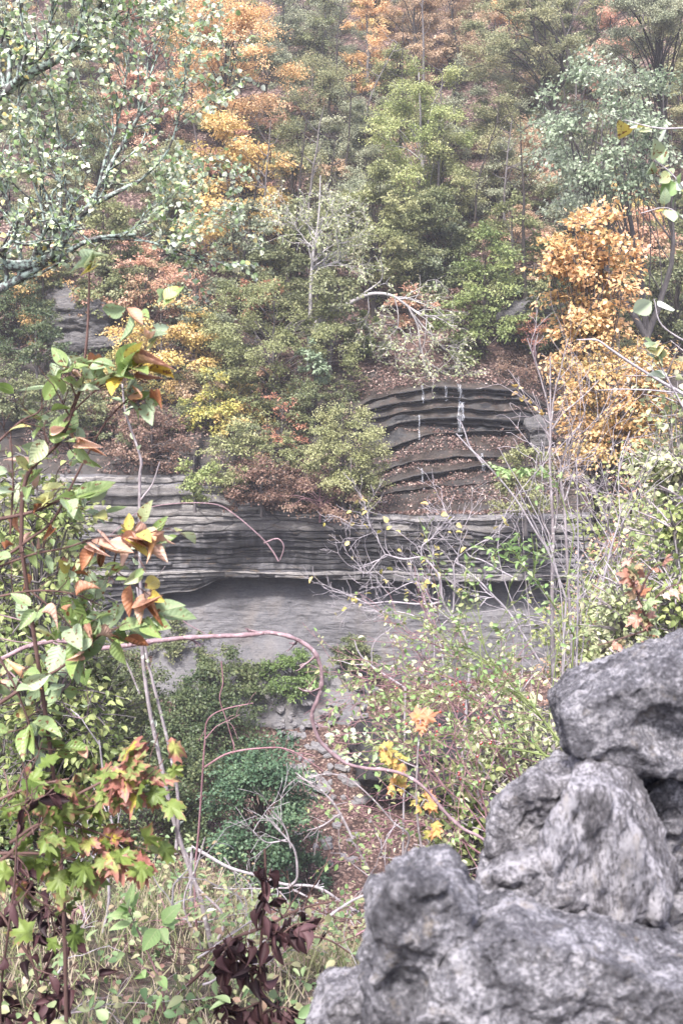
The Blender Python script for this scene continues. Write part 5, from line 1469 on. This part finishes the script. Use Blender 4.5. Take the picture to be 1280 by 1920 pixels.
LM['ivy'] = leaf_mat('ground_cover_leaf', [(.08, .14, .06), (.15, .23, .1), (.24, .3, .15), (.33, .3, .17), (.22, .12, .1)], .35)
d = wd.out()
props(link('ground_cover', mesh('ground_cover', d['V'], d['Fs'], LM['ivy'], tint=d['tint'], lc=d['lc'], smooth=True)), kind='stuff')

ptree('leafy green young tree rising from below at the left edge, behind the large-leaved sapling', 55, 870, 1150, 120, 10, 'olive', B_GREY, gz=near_z, name='sapling', L=.06, W=.7, cover=.8, nclump=60, trunk=.04, tmpl=OV[0], tintb=(.2, 1), leafmax=9000)
# ------------------------------------------------------------------ camera, light, air
cam = bpy.data.cameras.new('camera')
cam.sensor_fit = 'VERTICAL'
cam.sensor_height = 36
cam.lens = 36 * F / 1920
cam.clip_start = .05
cam.clip_end = 1000
cam.dof.use_dof = True
cam.dof.focus_distance = 14
cam.dof.aperture_fstop = cam.lens / 3.0
co = bpy.data.objects.new('camera', cam)
co.rotation_euler = (radians(90) - PITCH, 0, 0)
COL.objects.link(co)
SC.camera = co

SUN_EL, SUN_AZ = radians(60), radians(200)      # azimuth clockwise from +y
W = bpy.data.worlds.new('World')
SC.world = W
W.use_nodes = True
wt = W.node_tree
bg = wt.nodes['Background']
sky = wt.nodes.new('ShaderNodeTexSky')
sky.sky_type = 'NISHITA'
sky.sun_disc = False
sky.sun_elevation = SUN_EL
sky.sun_rotation = SUN_AZ
sky.dust_density = 4
hsv = wt.nodes.new('ShaderNodeHueSaturation')
hsv.inputs['Saturation'].default_value = .9
hsv.inputs['Hue'].default_value = .53
wt.links.new(sky.outputs[0], hsv.inputs['Color'])
wt.links.new(hsv.outputs[0], bg.inputs['Color'])
bg.inputs['Strength'].default_value = .135
sl = bpy.data.lights.new('sun', 'SUN')
sl.energy = 2.9
sl.angle = radians(9)
sl.color = (1, .955, .965)
so = bpy.data.objects.new('sun', sl)
dv = np.array([sin(SUN_AZ) * cos(SUN_EL), cos(SUN_AZ) * cos(SUN_EL), sin(SUN_EL)])
import mathutils
so.rotation_euler = mathutils.Vector(dv).to_track_quat('Z', 'Y').to_euler()
COL.objects.link(so)

HAZE = True
if HAZE:
    hz = NT('haze_air')
    pv = hz.n('VolumePrincipled')
    pv.inputs['Color'].default_value = (.93, .95, 1, 1)
    pv.inputs['Density'].default_value = .0009
    pv.inputs['Anisotropy'].default_value = .2
    hz.t.links.new(pv.outputs[0], hz.out.inputs['Volume'])
    b0, b1 = np.array([-80, -8, -26.]), np.array([80, 116, 46.])
    V = [(b0[0] if i & 1 == 0 else b1[0], b0[1] if i & 2 == 0 else b1[1], b0[2] if i & 4 == 0 else b1[2]) for i in range(8)]
    Fq = [(0, 2, 3, 1), (4, 5, 7, 6), (0, 1, 5, 4), (2, 6, 7, 3), (0, 4, 6, 2), (1, 3, 7, 5)]
    ho = link('haze', mesh('haze', V, np.array(Fq), hz.m))
    props(ho, kind='stuff')

vs = SC.view_settings
vs.view_transform = 'Standard'
vs.look = 'None'
vs.exposure = 1.75
vs.gamma = 1.0
SC.cycles.use_denoising = True
SC.cycles.max_bounces = 6
SC.cycles.diffuse_bounces = 3
SC.cycles.transmission_bounces = 4
SC.cycles.transparent_max_bounces = 8
SC.cycles.volume_bounces = 1
SC.cycles.sample_clamp_indirect = 6
SC.cycles.caustics_reflective = False
SC.cycles.caustics_refractive = False
